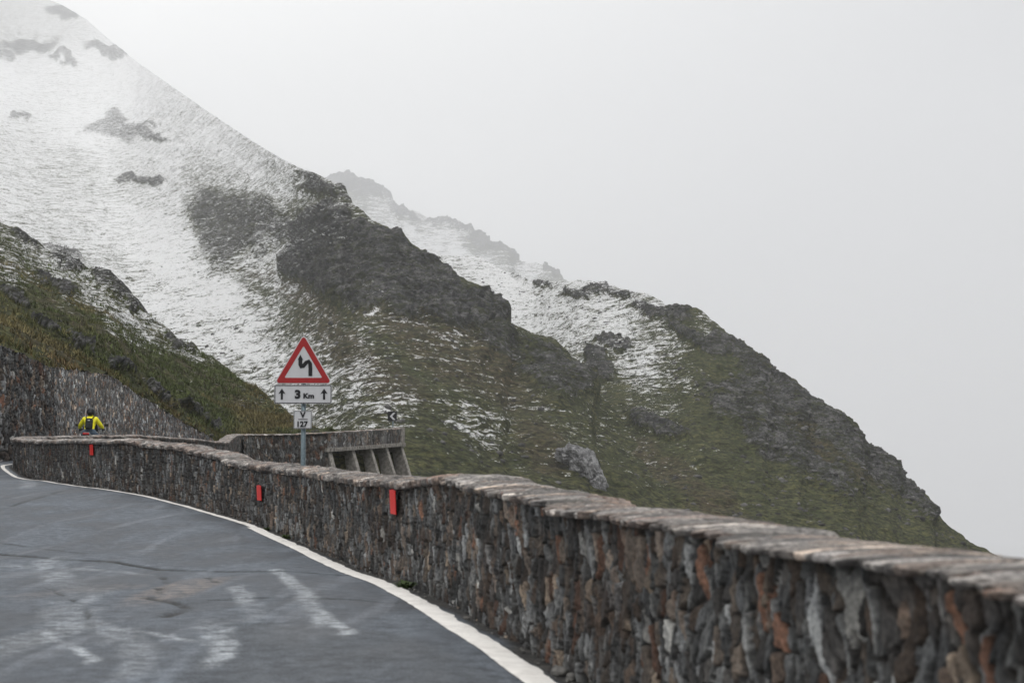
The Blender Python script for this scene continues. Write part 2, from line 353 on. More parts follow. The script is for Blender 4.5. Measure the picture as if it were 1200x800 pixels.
hil, VC = layer('hillside', -380, 460, 1150, 470, C_ridge, C_foot, M_C, C_snow,
    rocks=[(125, 332, 26, 13, .6), (155, 350, 12, 8, .5), (75, 305, 20, 7, .4), (200, 400, 12, 8, .5), (222, 408, 8, 6), (30, 280, 20, 6, .4), (10, 352, 20.8, 2.8, 0.5), (50, 382, 19.200000000000003, 2.8, 0.6), (95, 405, 20.8, 2.8, 0.5), (140, 432, 19.200000000000003, 2.8, 0.6), (180, 462, 19.200000000000003, 2.8, 0.7), (215, 480, 17.6, 2.8, 0.7), (245, 500, 14.4, 2.8, 0.7), (60, 336, 30, 5, .4)],
    tint=[(40, 400, 60, 9, .45), (10, 380, 30, 10, .4), (190, 465, 30, 5, .7), (60, 426, 14, 6, .2), (120, 395, 80, 14, .6), (250, 450, 60, 10, .6)], bulge=6, rough=.9, seed=61, back=30, warp=9)

# ------------------------------------------------------------------ wall path
# photo column, distance, row of wall foot, row of coping's lower edge (road face)
W = [(681, 10.4, 797), (634, 11.4, 764), (587, 12.6, 741), (557, 13.6, 722), (535, 14.5, 711), (500, 16.1, 693), (472, 17.6, 682), (447, 19, 675), (410, 21.3, 660), (380, 23.3, 646), (340, 26, 629), (300, 28.8, 612), (260, 31.5, 601), (220, 34.3, 590), (190, 36.3, 583), (150, 39, 575), (117, 42, 571), (83, 45.5, 566), (50, 50, 562), (26, 55.5, 556)]
road_pts = [(2.1, 2.0, 0), (1.7, 4, 0), (1.1, 7, 0)]
pts = [(2.9, -2, -.02), (2.1, 2.0, -.02), (1.68, 4.1, -.02), (1.07, 7.15, -.02)]
for x, d, y in W:
    p = P(x, y, d); pts.append(tuple(p))
top_rows = [(1460, 4.0, 762), (1200, 5.02, 704), (1130, 5.36, 680), (1060, 5.8, 669), (1017, 6.1, 664), (980, 6.41, 658), (930, 6.85, 653), (894, 7.25, 646), (862, 7.6, 640), (850, 7.7, 632), (817, 8.1, 629), (781, 8.6, 621), (740, 9.26, 614), (696, 10.1, 606.5), (657, 10.9, 601), (648, 11.1, 593), (618, 11.8, 589), (587, 12.6, 583), (557, 13.6, 576), (546, 14, 569), (510, 15.6, 569), (475, 17.4, 571), (435, 19.7, 570), (400, 22, 565), (370, 24, 560), (330, 26.6, 555), (300, 28.8, 551), (266, 31.1, 546), (260, 31.5, 540), (225, 34, 533), (217, 34.5, 528), (190, 36.3, 525.5), (168, 37.9, 524), (162, 38.2, 521), (117, 42, 520.5), (83, 45.5, 520), (50, 50, 520), (26, 55.5, 519)]
# beyond the bend: column, distance, row of coping
FARW = [(17, 58.2, 513.5), (22, 60.8, 512.5), (40, 62.5, 512), (75, 64, 511.3), (142, 67, 510), (200, 72, 513), (250, 79, 518), (258, 87, 516), (264, 93, 511.5), (274, 98, 508.5), (300, 101, 508.5), (340, 104, 508), (376, 106, 506), (464, 115, 501)]
topz = [( d, float(P(x, y, d)[2])) for x, d, y in top_rows]
for x, d, y in FARW:
    p = P(x, y, d); pts.append((p[0], p[1], p[2]-.98))
pts = np.array(pts)
# dense, smoothed path
seg = np.hypot(np.diff(pts[:, 0]), np.diff(pts[:, 1])); sk = np.concatenate([[0], np.cumsum(seg)])
SS = np.arange(0, sk[-1], .1)
def smooth1(a, n):
    k = np.hanning(n); k /= k.sum(); return np.convolve(np.pad(a, (n//2, n//2), 'edge'), k, 'valid')[:len(a)]
def catmull(t, tk, vk):
    out = np.empty_like(t); i = np.clip(np.searchsorted(tk, t)-1, 0, len(tk)-2)
    m = np.gradient(vk, tk); h = tk[i+1]-tk[i]; u = (t-tk[i])/h
    return (2*u**3-3*u**2+1)*vk[i]+(u**3-2*u**2+u)*h*m[i]+(-2*u**3+3*u**2)*vk[i+1]+(u**3-u**2)*h*m[i+1]
PX = smooth1(catmull(SS, sk, pts[:, 0]), 15); PY = smooth1(catmull(SS, sk, pts[:, 1]), 15); PB = smooth1(catmull(SS, sk, pts[:, 2]), 41)
dx, dy = np.gradient(PX), np.gradient(PY); ln = np.hypot(dx, dy); TX, TY = dx/ln, dy/ln
S_bend = float(SS[np.argmin(np.hypot(PX-pts[-len(FARW)][0], PY-pts[-len(FARW)][1]))])
tz = sorted(topz)
front_top = np.interp(PY, [a for a, b in tz], [b for a, b in tz])-.0
far_top = np.interp(SS, sk[-len(FARW):], [float(P(x, y, d)[2]) for x, d, y in FARW])-.10
TOP = np.where(SS < S_bend-1.5, front_top, far_top)
wgt = sm(SS, S_bend-4, S_bend); TOP = np.where(SS < S_bend-4, front_top, front_top*(1-wgt)+far_top*wgt)
TOP = np.where(SS > S_bend, far_top, TOP)
S_end = float(SS[-1])
S_v0 = float(sk[-5]); S_v1 = float(sk[-2])     # viaduct: plain masonry from v0, buttresses from v1
def path(s):
    g = lambda A: np.interp(s, SS, A)
    tx, ty = g(TX), g(TY); l = np.hypot(tx, ty); tx, ty = tx/l, ty/l
    return g(PX), g(PY), g(PB), g(TOP), -ty, tx      # normal points to the road (left of travel)

PAL = np.array([[.102, .108, .113], [.066, .070, .075], [.150, .160, .170], [.040, .039, .039], [.098, .083, .072], [.098, .054, .038], [.175, .145, .118], [.075, .058, .048], [.20, .205, .205]])
PW = np.array([.24, .2, .12, .17, .10, .035, .035, .08, .02]); PWc = np.cumsum(PW)/PW.sum()
def stone_cols(h, h2, pal=PAL):
    k = np.minimum(np.searchsorted(PWc, h), len(pal)-1)
    return pal[k]*((.42+1.55*h2**1.6)*1.2)[..., None]*np.array([1.02, 1.0, .965])

def masonry(name, ss, side, zlo, zhi, rows, parent, mat, cs=.066, ct=.17, seed=3, off=0.0, relief=1.0, bright=1.0, mortar=(.020, .016, .013), batter=0.0, pathf=path):
    """stone face along the path; side +1 = road side"""
    px, py, b, t, nx_, ny_ = pathf(ss)
    lo = zlo(ss); hi = zhi(ss)
    v = np.linspace(0, 1, rows)[None, :]
    z = lo[:, None]+(hi-lo)[:, None]*v
    s = np.broadcast_to(ss[:, None], z.shape)
    sw = s + .05*fbm(s/.5, z/.5, seed*1.0, 3, seed) + .03*(z)*vn(s/1.3, z*0, 2.2, seed) + .25*ct*vn(s/.12, z/.12, .3, seed+4)
    zw = z + .06*fbm(s/.6, z/.4, seed+5.0, 3, seed+2)
    e, h, h2, h4, cx, cy = voro(sw, zw, cs, ct, seed, .30, 1.0)
    cap = sm(e, .035, .115)
    face = (.1+.9*h4)*.026 + .026*(cx*(h-.5)*2+cy*(h2-.5)*2)
    d = (cap*(face+.014)-.016)*relief + .014*relief*fbm(s/.05, z/.09, 4.4, 4, seed+9)*cap + .02*fbm(s/1.2, z/.7, 1.1, 3, seed+6)
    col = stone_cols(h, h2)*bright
    st = sm(fbm(s/1.1, z/.5, 2.5, 4, seed+15), .25, .6)[..., None]       # rusty and mossy staining
    col = col*(1-st*.35)+np.array([.075, .045, .030])*st*.35
    ds = (.62+.38*sm(fbm(s/.7, z/.45, 8.8, 4, seed+19), -.35, .3))[..., None]
    col = col*ds
    m = sm(e, .02, .15)[..., None]
    col = col*m+np.array(mortar)*(1-m)
    off_ = off+d+batter*(hi[:, None]-z)
    V = np.stack([px[:, None]+side*nx_[:, None]*off_, py[:, None]+side*ny_[:, None]*off_, z], -1)
    return gridmesh(name, V, mat, {'col': col}, parent, smooth=True, flip=(side > 0))

def svals(s0, s1, k, mn, mx):
    out = [s0]
    while out[-1] < s1:
        d = float(np.interp(out[-1], SS, PY)); out.append(out[-1]+min(mx, max(mn, k*d)))
    return np.array(out)

WT = .48   # wall thickness
def coping(name, ss, parent, mat, cols, pathf=path, over=.045, hgt=.105, cs=.044, seed=9, slant=.22, width=WT, bright=1.0):
    px, py, b, t, nx_, ny_ = pathf(ss)
    # profile: front underside -> front edge -> dome -> back edge -> back underside
    u = np.linspace(0, 1, cols)
    prof = []
    for q in u:
        if q < .08: o, h = over*q/.08-.0, 0
        elif q < .22: o, h = over+.012*math.sin((q-.08)/.14*math.pi/2), (q-.08)/.14*hgt*.55
        elif q < .90:
            w = (q-.22)/.68; o = over+.012-(width+2*over+.012)*w; h = hgt*.55+hgt*.45*math.sin(math.pi*min(1, w*1.0))**.7
        else: w = (q-.90)/.10; o = -width-over+over*w*.3; h = hgt*.55*(1-w)
        prof.append((o, h))
    prof = np.array(prof); o = prof[:, 0][None, :]; hh = prof[:, 1][None, :]
    arc = np.concatenate([[0], np.cumsum(np.hypot(np.diff(prof[:, 0]), np.diff(prof[:, 1])))])[None, :]
    s = ss[:, None]+0*o
    sw = s + slant*arc + .02*fbm(s/.3, arc/.3+s*0, 1.3, 3, seed)
    e, h, h2, h4, cx, cy = voro(sw, arc+s*0+.25*vn(s/.2, s*0, 3.3, seed), cs, .52, seed, .3, .85)
    cap = sm(e, .0, .16)
    top = sm(hh, 0, hgt*.4)
    lift = (cap*(.3+.7*h4)*.026-.012 + .030*cx*(h-.3) + .007*fbm(s/.04, arc/.12, 2.2, 3, seed+2))
    edge_out = (1-sm(np.abs(o-over), 0, .20))*((h2-.5)*.105+.02)*cap
    wob = .02*fbm(s/.8, s*0, 6.6, 3, seed+7)
    O = o+edge_out+lift*.4*(o > 0)
    H = hh+lift*top+wob
    hz_ = np.interp(py, [5, 9, 13, 19, 24], [.40, .50, .68, 1.0, 1.15])[:, None] if pathf is path and hgt > .1 else 1.0
    H = H*hz_
    col = stone_cols(h, h2)
    grey = col.mean(-1, keepdims=True)
    col = (col*.55+grey*.45)*np.array([1.08, 1.0, .95])*1.35+.050
    st = sm(fbm(s/.5, arc/.3, 7.5, 4, seed+15), .1, .5)[..., None]
    col = col*(1-.4*st)+np.array([.17, .105, .075])*.4*st
    m = sm(e, .0, .10)[..., None]
    col = (col*m+np.array([.05, .042, .036])*(1-m))*bright
    under = (1-sm(hh, 0, hgt*.35))[..., None]; col = col*(1-.25*under)  # shade below the overhang painted in: underside and lower edges darkened
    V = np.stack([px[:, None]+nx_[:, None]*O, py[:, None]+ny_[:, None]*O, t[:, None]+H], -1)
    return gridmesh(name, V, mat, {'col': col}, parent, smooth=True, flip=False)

wroot = empty('stone_wall', (float(pts[0][0]), float(pts[0][1]), 0))
tag(wroot, 'long low wall of upright dark rubble stones with pale slanted coping, curving along the road edge', 'wall')
def at_root(o, root):       # keep the mesh where it is while parented
    o.location = Vector(o.location)-root.location; return o
b_ = lambda s: path(s)[2]-.06
t_ = lambda s: path(s)[3]+.005
sA = svals(.2, S_bend+1.0, .0016, .0085, .08); sA = sA[sA < S_bend+1.0]
sB = svals(S_bend+.95, S_v0, .0016, .05, .12); sB = sB[sB < S_v0]; sB = np.append(sB, S_v0)
at_root(masonry('stone_face', sA, 1, b_, t_, 124, wroot, M_wall, seed=3, bright=1.25), wroot)
at_root(masonry('stone_face', sB, 1, b_, t_, 24, wroot, M_far, cs=.1, ct=.2, seed=5), wroot)
# valley side of the wall
sA2 = svals(.2, S_bend+1.0, .006, .05, .2)
drop = lambda s: np.interp(s, [0, S_bend, S_bend+14, S_v0-8, S_v0, S_v1, S_end], [1.2, 1.4, 1.4, 1.0, 2.6, 4.2, 5.2])
zv = lambda s: path(s)[2]-drop(s)-.4
at_root(masonry('back_face', sA2, -1, zv, t_, 40, wroot, M_far, cs=.09, ct=.18, seed=13, off=WT), wroot)
at_root(masonry('back_face', sB, -1, zv, t_, 60, wroot, M_far, cs=.10, ct=.2, seed=15, off=WT), wroot)
sCp = np.concatenate([sA, sB[2:]])
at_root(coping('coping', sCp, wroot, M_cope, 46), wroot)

# red reflector strips on the road face
M_red = NT('red reflective strip'); nz = M_red.noise(M_red.coord(), 60, 4)
M_red = M_red.out(M_red.mix(M_red.rng(nz, .35, .7), (.78, .016, .010), (.92, .028, .016)), .35, .5)
front = SS < S_bend-1
def s_at_col(x):
    col = 600+F*PX/np.maximum(PY, .5)
    k = np.where(front & (PY > 3))[0]; i = k[np.argmin(np.abs(col[k]-x))]; return SS[i]
def reflector(x, y0, y1, wpx, lab):
    s = s_at_col(x); X_, Y_, b, t, nx_, ny_ = [float(v) for v in path(np.array([s]))[:6]] if False else [float(v[0]) for v in path(np.array([s]))]
    z1, z0 = pz(y0, Y_), pz(y1, Y_)
    bm = bmesh.new(); w = wpx
    ring = [(-w/2, 0), (w/2, 0), (w/2, z1-z0-.01), (0, z1-z0), (-w/2, z1-z0-.01)]
    prism(bm, ring, -.004, .004)
    # slight bow so that it sits proud of the stones
    o = frombm('reflector', bm, M_red, wroot)
    ang = math.atan2(ny_, nx_)+math.pi/2
    o.location = Vector((X_+nx_*.055, Y_+ny_*.066, z0))-wroot.location; o.rotation_euler = (math.radians(3), 0, ang)
    o['label'] = lab
    return o
reflector(467, 573, 602, .36, 'red reflective strip under the coping, nearest and largest of three')
reflector(309, 568, 586, .36, 'red reflective strip on the middle stretch of the wall')
reflector(111, 520.5, 533, .42, 'small red reflective strip near the bend')

# ------------------------------------------------------------------ viaduct
vroot = empty('viaduct', (float(np.interp(S_v0, SS, PX)), float(np.interp(S_v0, SS, PY)), 0))
tag(vroot, 'stone viaduct with grey parapet and slanted concrete buttresses over dark openings, behind the sign', 'viaduct')
sV0 = np.arange(S_v0, S_v1+.01, .045); sV1 = np.arange(S_v1, S_end, .045); sVa = np.concatenate([sV0, sV1[1:]])
at_root(masonry('wall_face', sV0, -1, lambda s: path(s)[2]-drop(s)-.5, t_, 95, vroot, M_far, cs=.15, ct=.26, seed=23, off=WT, relief=1.6, bright=1.15, batter=.12), vroot)
at_root(masonry('parapet_back', sVa, 1, b_, t_, 20, vroot, M_far, cs=.12, ct=.2, seed=25), vroot)
M_para = m_masonry('parapet blocks', 2.0)
at_root(masonry('parapet', sV1, -1, lambda s: path(s)[2]-.02, t_, 40, vroot, M_para, cs=.10, ct=.55, seed=27, off=WT+.10, relief=.5, bright=1.7, mortar=(.10, .09, .085)), vroot)
at_root(coping('coping', sVa, vroot, M_cope, 26, hgt=.09, over=.05, width=WT+.06, cs=.3, seed=33), vroot)
M_conc = simple('weathered concrete', (.27, .255, .235), .85, .2, 0, .35, 5)
M_concd = simple('shade-toned masonry', (.07, .068, .062), .9, .2, 0, .5, 3)  # masonry with shade put into its dark colour
def pfr(s):
    a = [float(v[0]) for v in path(np.array([s]))]; return a
bm = bmesh.new()                                   # deck edge ledge, cut into slabs
ns = 34; ed = np.linspace(S_v1-.3, S_end-.1, ns+1)
for k in range(ns):
    s0, s1 = ed[k]+.012, ed[k+1]-.012
    vv = []
    for s in (s0, s1):
        X_, Y_, b, t, nx_, ny_ = pfr(s); jo = .03*random.random()
        for o_, z_ in ((.3, b-.02), (WT+.36+jo, b-.02), (WT+.36+jo, b-.24), (.3, b-.24)):
            vv.append(bm.verts.new((X_-nx_*o_-vroot.location.x, Y_-ny_*o_-vroot.location.y, z_)))
    for a in range(4): bm.faces.new((vv[a], vv[(a+1) % 4], vv[4+(a+1) % 4], vv[4+a]))
    bm.faces.new(vv[:4][::-1]); bm.faces.new(vv[4:])
frombm('deck_ledge', bm, M_conc, vroot)
at_root(masonry('recessed_wall', sV1, -1, lambda s: path(s)[2]-drop(s)-.6, lambda s: path(s)[2]-.24, 70, vroot, M_far, cs=.22, ct=.2, seed=29, off=-.3, relief=1.0, bright=.55), vroot)  # stone colour dimmed to paint in the shade of the openings
for k in range(5):
    s = S_v1+.12+(S_end-S_v1-.5)*k/4
    X_, Y_, b, t, nx_, ny_ = pfr(s); tx, ty = -ny_, nx_    # -> along path is (ty?) computed below
    tx, ty = ny_, -nx_
    bm = bmesh.new(); th = .36; H = 5.6
    prof = [(-.3, b-.24), (WT+.20, b-.24), (WT+.20+H*.34, b-.24-H), (-.3, b-.24-H)]
    vv = []
    for sg in (-1, 1):
        for o_, z_ in prof: vv.append(bm.verts.new((X_-nx_*o_+tx*sg*th/2-vroot.location.x, Y_-ny_*o_+ty*sg*th/2-vroot.location.y, z_)))
    for a in range(4): bm.faces.new((vv[a], vv[(a+1) % 4], vv[4+(a+1) % 4], vv[4+a]))
    bm.faces.new(vv[:4][::-1]); bm.faces.new(vv[4:])
    bmesh.ops.bevel(bm, geom=list(bm.edges), offset=.03, segments=1, affect='EDGES')
    frombm('buttress', bm, M_conc, vroot)
# end pillar
X_, Y_, b, t, nx_, ny_ = pfr(S_end-.05)
bm = bmesh.new(); box(bm, (X_-nx_*.28-vroot.location.x, Y_-ny_*.28-vroot.location.y, (b-.3+t+.12)/2), (.5, .75, t-b+.45), Matrix.Rotation(math.atan2(ny_, nx_)+math.pi/2, 3, 'Z'), .03)
frombm('end_pillar', bm, M_conc, vroot)

# ------------------------------------------------------------------ road
def road_uv(x, y):
    """photo pixel on the near road -> road coordinates"""
    z = .0
    d = F*(CAM[2]-z)/(y-YH); 
    for _ in range(6):
        zz = float(np.interp(d, PY[front], PB[front])); d = F*(CAM[2]-zz)/(y-YH)
    return ((x-600)/F*d, d)
sR = svals(.0, S_end, .0032, .03, .25); sR = sR[sR < S_end]
RW = 9.0
offs = np.concatenate([np.linspace(-.02, 1.2, 40)[:-1], np.linspace(1.2, RW, 210)])
px, py, b, t, nx_, ny_ = path(sR)
# keep the offset normals steady where the path bends
nxs = smooth1(nx_, 31); nys = smooth1(ny_, 31)
bs = smooth1(b, 21)
RX = px[:, None]+nxs[:, None]*offs; RY = py[:, None]+nys[:, None]*offs
wid = offs[None, :]
RZ = bs[:, None] + .012*fbm(RX/3, RY/3, 0, 3, 5) + .03*sm(wid, 0, 1.2)
fade = sm(np.broadcast_to(sR[:, None], RX.shape), S_bend-3, S_bend+2)
dark = np.zeros(RX.shape); light = np.zeros(RX.shape); tan = np.zeros(RX.shape)
def stroke(pl, w, jag=0.0, sd=0, ys=.45):
    p = np.array([road_uv(*q) for q in pl]); dm = np.full(RX.shape, 1e9)
    wx = RX+jag*fbm(RX/.5, RY/1.6, sd, 4, sd); wy = RY+jag*1.6*fbm(RX/.5, RY/1.6, sd+4.4, 4, sd+7)
    for a, c in zip(p, p[1:]):
        v = c-a; tt = np.clip(((wx-a[0])*v[0]+(wy-a[1])*v[1])/(v@v+1e-9), 0, 1)
        # far strokes are looked at edge on: measure width across in metres
        dm = np.minimum(dm, np.hypot(wx-a[0]-tt*v[0], (wy-a[1]-tt*v[1])*ys))
    return 1-sm(dm, w*.35, w)
brk = .25+.75*sm(fbm(RX/.4, RY/.8, 9.1, 3, 77), -.4, .2)
for pl, w, k in [([(-60, 650), (0, 653), (80, 658), (140, 661), (190, 669), (260, 671), (330, 671), (405, 674)], .075, 1.0),
               ([(270, 704), (330, 703), (400, 704), (462, 707)], .04, .8), ([(190, 676), (200, 684)], .05, .9), ([(192, 690), (188, 696)], .05, .9), ([(245, 678), (256, 684)], .03, .7), ([(250, 705), (275, 706)], .03, .8),
               ([(175, 702), (205, 708), (220, 716), (198, 724)], .06, .8), ([(262, 735), (300, 732), (380, 734)], .03, .35), ([(40, 588), (90, 590), (110, 586)], .06, .5), ([(0, 612), (60, 604), (120, 588)], .06, .5),
               ([(0, 640), (100, 652)], .06, .3), ([(60, 690), (100, 712), (120, 742)], .03, .5), ([(300, 600), (300, 640)], .01, .0)]:
    dark = np.maximum(dark, np.minimum(1, stroke(pl, w*1.15, .035, len(pl))*k*1.5*brk))
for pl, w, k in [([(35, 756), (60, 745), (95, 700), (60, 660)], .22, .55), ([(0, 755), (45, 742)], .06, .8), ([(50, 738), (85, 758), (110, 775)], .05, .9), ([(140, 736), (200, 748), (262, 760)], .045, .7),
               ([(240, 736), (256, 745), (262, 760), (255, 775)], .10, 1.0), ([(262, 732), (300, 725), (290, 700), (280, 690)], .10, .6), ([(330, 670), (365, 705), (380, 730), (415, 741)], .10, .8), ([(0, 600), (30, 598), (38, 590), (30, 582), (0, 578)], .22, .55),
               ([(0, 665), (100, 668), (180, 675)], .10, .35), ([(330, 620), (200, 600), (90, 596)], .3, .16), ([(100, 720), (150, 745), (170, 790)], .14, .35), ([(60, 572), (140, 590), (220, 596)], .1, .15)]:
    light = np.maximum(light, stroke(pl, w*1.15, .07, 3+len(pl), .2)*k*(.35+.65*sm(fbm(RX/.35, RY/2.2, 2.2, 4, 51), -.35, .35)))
tan = stroke([(205, 690), (230, 690)], .22, .05, 5, .09)*1.0
tan = np.maximum(tan, stroke([(30, 700), (130, 690)], .35, .2, 8)*.3)
# newer patch of darker tar, lower right
pd = polymask(RX, RY, [road_uv(*q) for q in [(262, 742), (300, 733), (410, 738), (470, 745), (600, 800), (560, 900), (150, 900), (225, 780)]], .10)
verge = 1-sm(wid+.07*fbm(RX/.6, RY/.6, 3.3, 4, 12)+0*RX, .08, .21)
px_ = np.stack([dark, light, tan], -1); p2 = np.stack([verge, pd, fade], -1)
t = NT('worn wet asphalt'); m1 = t.sep(t.attr('marks').outputs['Color']); m2 = t.sep(t.attr('zones').outputs['Color'])
v = t.coord()
ag = t.noise(v, 55, 4, .85); md = t.noise(v, 7, 9, .78); bg = t.noise(t.coord((1, .35, 1)), .9, 6, .62, .6); st = t.noise(t.coord((1.2, .10, 1), (0, 0, .22)), 1.6, 5, .6, .8)
c = t.mix(t.rng(bg, .35, .68), (.040, .047, .058), (.098, .113, .134))  # bluish tone mixes the sky's reflection into the asphalt colour
c = t.mix(t.math('MULTIPLY', t.rng(st, .5, .72), .5), c, (.15, .168, .195))
c = t.mix(t.math('MULTIPLY', m2[1], .75), c, (.058, .065, .075))
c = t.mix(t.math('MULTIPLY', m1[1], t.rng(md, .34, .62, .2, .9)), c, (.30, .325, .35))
c = t.mix(t.math('MULTIPLY', m1[2], t.rng(md, .4, .62, .15, .8)), c, (.155, .13, .115))
c = t.mix(m1[0], c, (.010, .011, .012))
c = t.mix(t.math('MULTIPLY', m2[0], .95), c, t.mix(t.rng(md, .4, .65), (.026, .025, .024), (.06, .056, .05)))
c = t.mix(1.0, c, t.mix(t.rng(ag, .25, .75), (.45, .45, .45), (1.6, 1.6, 1.6)), 'MULTIPLY')
c = t.mix(1.0, c, t.mix(t.rng(md, .25, .75), (.48, .48, .49), (1.6, 1.6, 1.58)), 'MULTIPLY')
t.bump(t.math('ADD', t.math('MULTIPLY', ag, .6), md), .5, .012)
M_road = t.out(c, t.math('ADD', t.rng(bg, .35, .65, .55, .78), 0.0), .28)
RZ = RZ - .02*dark - .015*verge
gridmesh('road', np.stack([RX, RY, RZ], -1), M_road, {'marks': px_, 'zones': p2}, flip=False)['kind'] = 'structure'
def zroad(x, y):
    d2 = (RX-x)**2+(RY-y)**2; i = np.unravel_index(np.argmin(d2), d2.shape); return float(RZ[i])

# white edge line, older and thinner beyond a repainted stretch
def edge_line(name, s0, s1, g0, g1, w0, w1, seed):
    ss = svals(s0, s1, .004, .04, .15); px, py, b, t, _, _ = path(ss)
    nx_ = np.interp(ss, sR, nxs); ny_ = np.interp(ss, sR, nys); b = np.interp(ss, sR, bs)
    u = (ss-s0)/(s1-s0); g = g0+(g1-g0)*u; w = w0+(w1-w0)*u
    K = 9; kk = np.linspace(0, 1, K)[None, :]
    jag = .022*fbm(ss/.25, ss*0, seed, 4, seed)[:, None]
    o = g[:, None]+w[:, None]*kk+jag*(1-kk)+.008*fbm(ss/.2, ss*0, seed+3.3, 4, seed+5)[:, None]*kk
    X_ = px[:, None]+nx_[:, None]*o; Y_ = py[:, None]+ny_[:, None]*o
    Zl = b[:, None]+.012*fbm(X_/3, Y_/3, 0, 3, 5)+.03*sm(o, 0, 1.2)+.006
    return gridmesh(name, np.stack([X_, Y_, Zl], -1), M_line, flip=False)
t = NT('worn white road paint'); v = t.coord()
w_ = t.rng(t.math('ADD', t.noise(v, 60, 5, .7), t.math('MULTIPLY', t.noise(v, 5, 4), .5)), .88, .97)
c = t.mix(t.rng(t.noise(v, 6, 6, .7), .3, .7), (.66, .64, .61), (.86, .84, .81))
c = t.mix(w_, c, (.12, .12, .12)); t.bump(t.noise(v, 130, 3), .4, .006)
M_line = t.out(c, .6, .4)
s27 = s_at_col(322)
for o in (edge_line('edge_line', .3, s27+.3, .19, .17, .20, .20, 3), edge_line('edge_line', s27+.15, S_bend-2.0, .17, .30, .13, .13, 9), edge_line('edge_line', S_bend-1.9, S_end-1, .30, .35, .13, .13, 14)):
    tag(o, kind='structure')

# ------------------------------------------------------------------ retaining wall on the hill side
RT = [(-420, 50, 300), (-150, 58, 372), (-60, 63, 394), (0, 66, 405), (30, 69, 418), (56, 72, 429), (62, 73.5, 430), (100, 80, 435), (130, 88, 441), (160, 94, 461), (190, 100, 479), (220, 108, 498), (250, 115, 514)]
rp = [P(x, y, d) for x, d, y in RT]; rp = [np.array([-22.0, 20.0, 6.0]), np.array([-23.5, 40.0, 6.2])]+rp[1:]
rp = np.array(rp); rs = np.concatenate([[0], np.cumsum(np.hypot(np.diff(rp[:, 0]), np.diff(rp[:, 1])))])
def rpath(s):
    X_ = np.interp(s, rs, rp[:, 0]); Y_ = np.interp(s, rs, rp[:, 1]); T_ = np.interp(s, rs, rp[:, 2])
    e = .6; ax = np.interp(s+e, rs, rp[:, 0])-np.interp(s-e, rs, rp[:, 0]); ay = np.interp(s+e, rs, rp[:, 1])-np.interp(s-e, rs, rp[:, 1]); l = np.hypot(ax, ay)+1e-9
    return X_, Y_, T_*0-.6, T_, ay/l, -ax/l
k_c = rs[7]
rr = empty('retaining_wall', (float(rp[2][0]), float(rp[2][1]), 0))
tag(rr, 'tall rough masonry retaining wall holding up the grassy hillside behind the motorcyclist', 'wall')
ssr = np.concatenate([np.arange(0, rs[2], .25), np.arange(rs[2], k_c, .05)])
rlo = lambda s: s*0-.8
rtop = lambda s: rpath(s)[3]+.10*vn(s/.5, s*0, 1.5, 3)+.06*vn(s/.17, s*0, 4.5, 5)
at_root(masonry('wall_face', ssr, 1, rlo, rtop, 150, rr, M_far, cs=.16, ct=.30, seed=43, relief=2.6, batter=.08, bright=1.25, pathf=rpath), rr)
ssr2 = np.arange(k_c-.02, rs[-1], .05)
at_root(masonry('wall_face', ssr2, 1, rlo, rtop, 130, rr, M_far, cs=.15, ct=.17, seed=47, relief=1.3, batter=.05, bright=2.5, mortar=(.07, .066, .06), pathf=rpath), rr)
# earth top behind the wall
ss_ = np.arange(0, rs[-1], .5); X_, Y_, b, T_, nx_, ny_ = rpath(ss_); o_ = np.linspace(.05, -3.2, 10)[None, :]
gz = T_[:, None]-.05+np.abs(o_)*.15+.1*fbm(X_[:, None]+o_, Y_[:, None], 0, 3, 3)
gv = np.stack([X_[:, None]+nx_[:, None]*o_, Y_[:, None]+ny_[:, None]*o_, gz], -1)
gridmesh('grass_bank', gv, M_C, {'mask': np.zeros(gz.shape+(3,))+np.array([-.3, 0, .5])}, flip=True)['kind'] = 'structure'

# ------------------------------------------------------------------ ground sheet and valley
gx = np.concatenate([np.linspace(-900, -61, 30), np.arange(-60, 60, .8), np.linspace(61, 900, 40)])
gy = np.concatenate([np.linspace(-300, -21, 20), np.arange(-20, 150, .8), np.linspace(151, 1500, 50)])
GX, GY = np.meshgrid(gx, gy, indexing='ij')
dist = np.full(GX.shape, 1e9); ks = np.zeros(GX.shape, int)
for k in range(0, len(SS), 4):
    d = np.hypot(GX-PX[k], GY-PY[k]); m = d < dist; dist = np.where(m, d, dist); ks = np.where(m, k, ks)
side = (GX-PX[ks])*(-TY[ks])+(GY-PY[ks])*TX[ks]      # >0 : road side
valley = (side < 0) | ((ks > len(SS)-6) & (GX > PX[-1]-6.5))
valley |= (GY > 112) & (GX > -12) | (GY > 128)
dz = dist-WT
base = PB[ks]-drop(SS[ks])-.55*np.clip(dz, 0, 60)-.0
roadside = PB[ks]-.35
GZ = np.where(valley, np.where(dz < 0.1, roadside-.3, base), roadside)
GZ = np.maximum(GZ, -40-.02*np.hypot(GX, GY))+np.where(valley & (dz > .3), .25*fbm(GX/3, GY/3, 0, 4, 91), 0)
farfall = sm(np.hypot(GX, GY), 160, 420); GZ = GZ*(1-farfall)+farfall*(-60-.04*np.hypot(GX, GY))
msk = np.zeros(GX.shape+(3,)); msk[..., 0] = -.2; msk[..., 2] = .3
gridmesh('ground', np.stack([GX, GY, GZ], -1), M_C, {'mask': msk}, flip=False)['kind'] = 'structure'

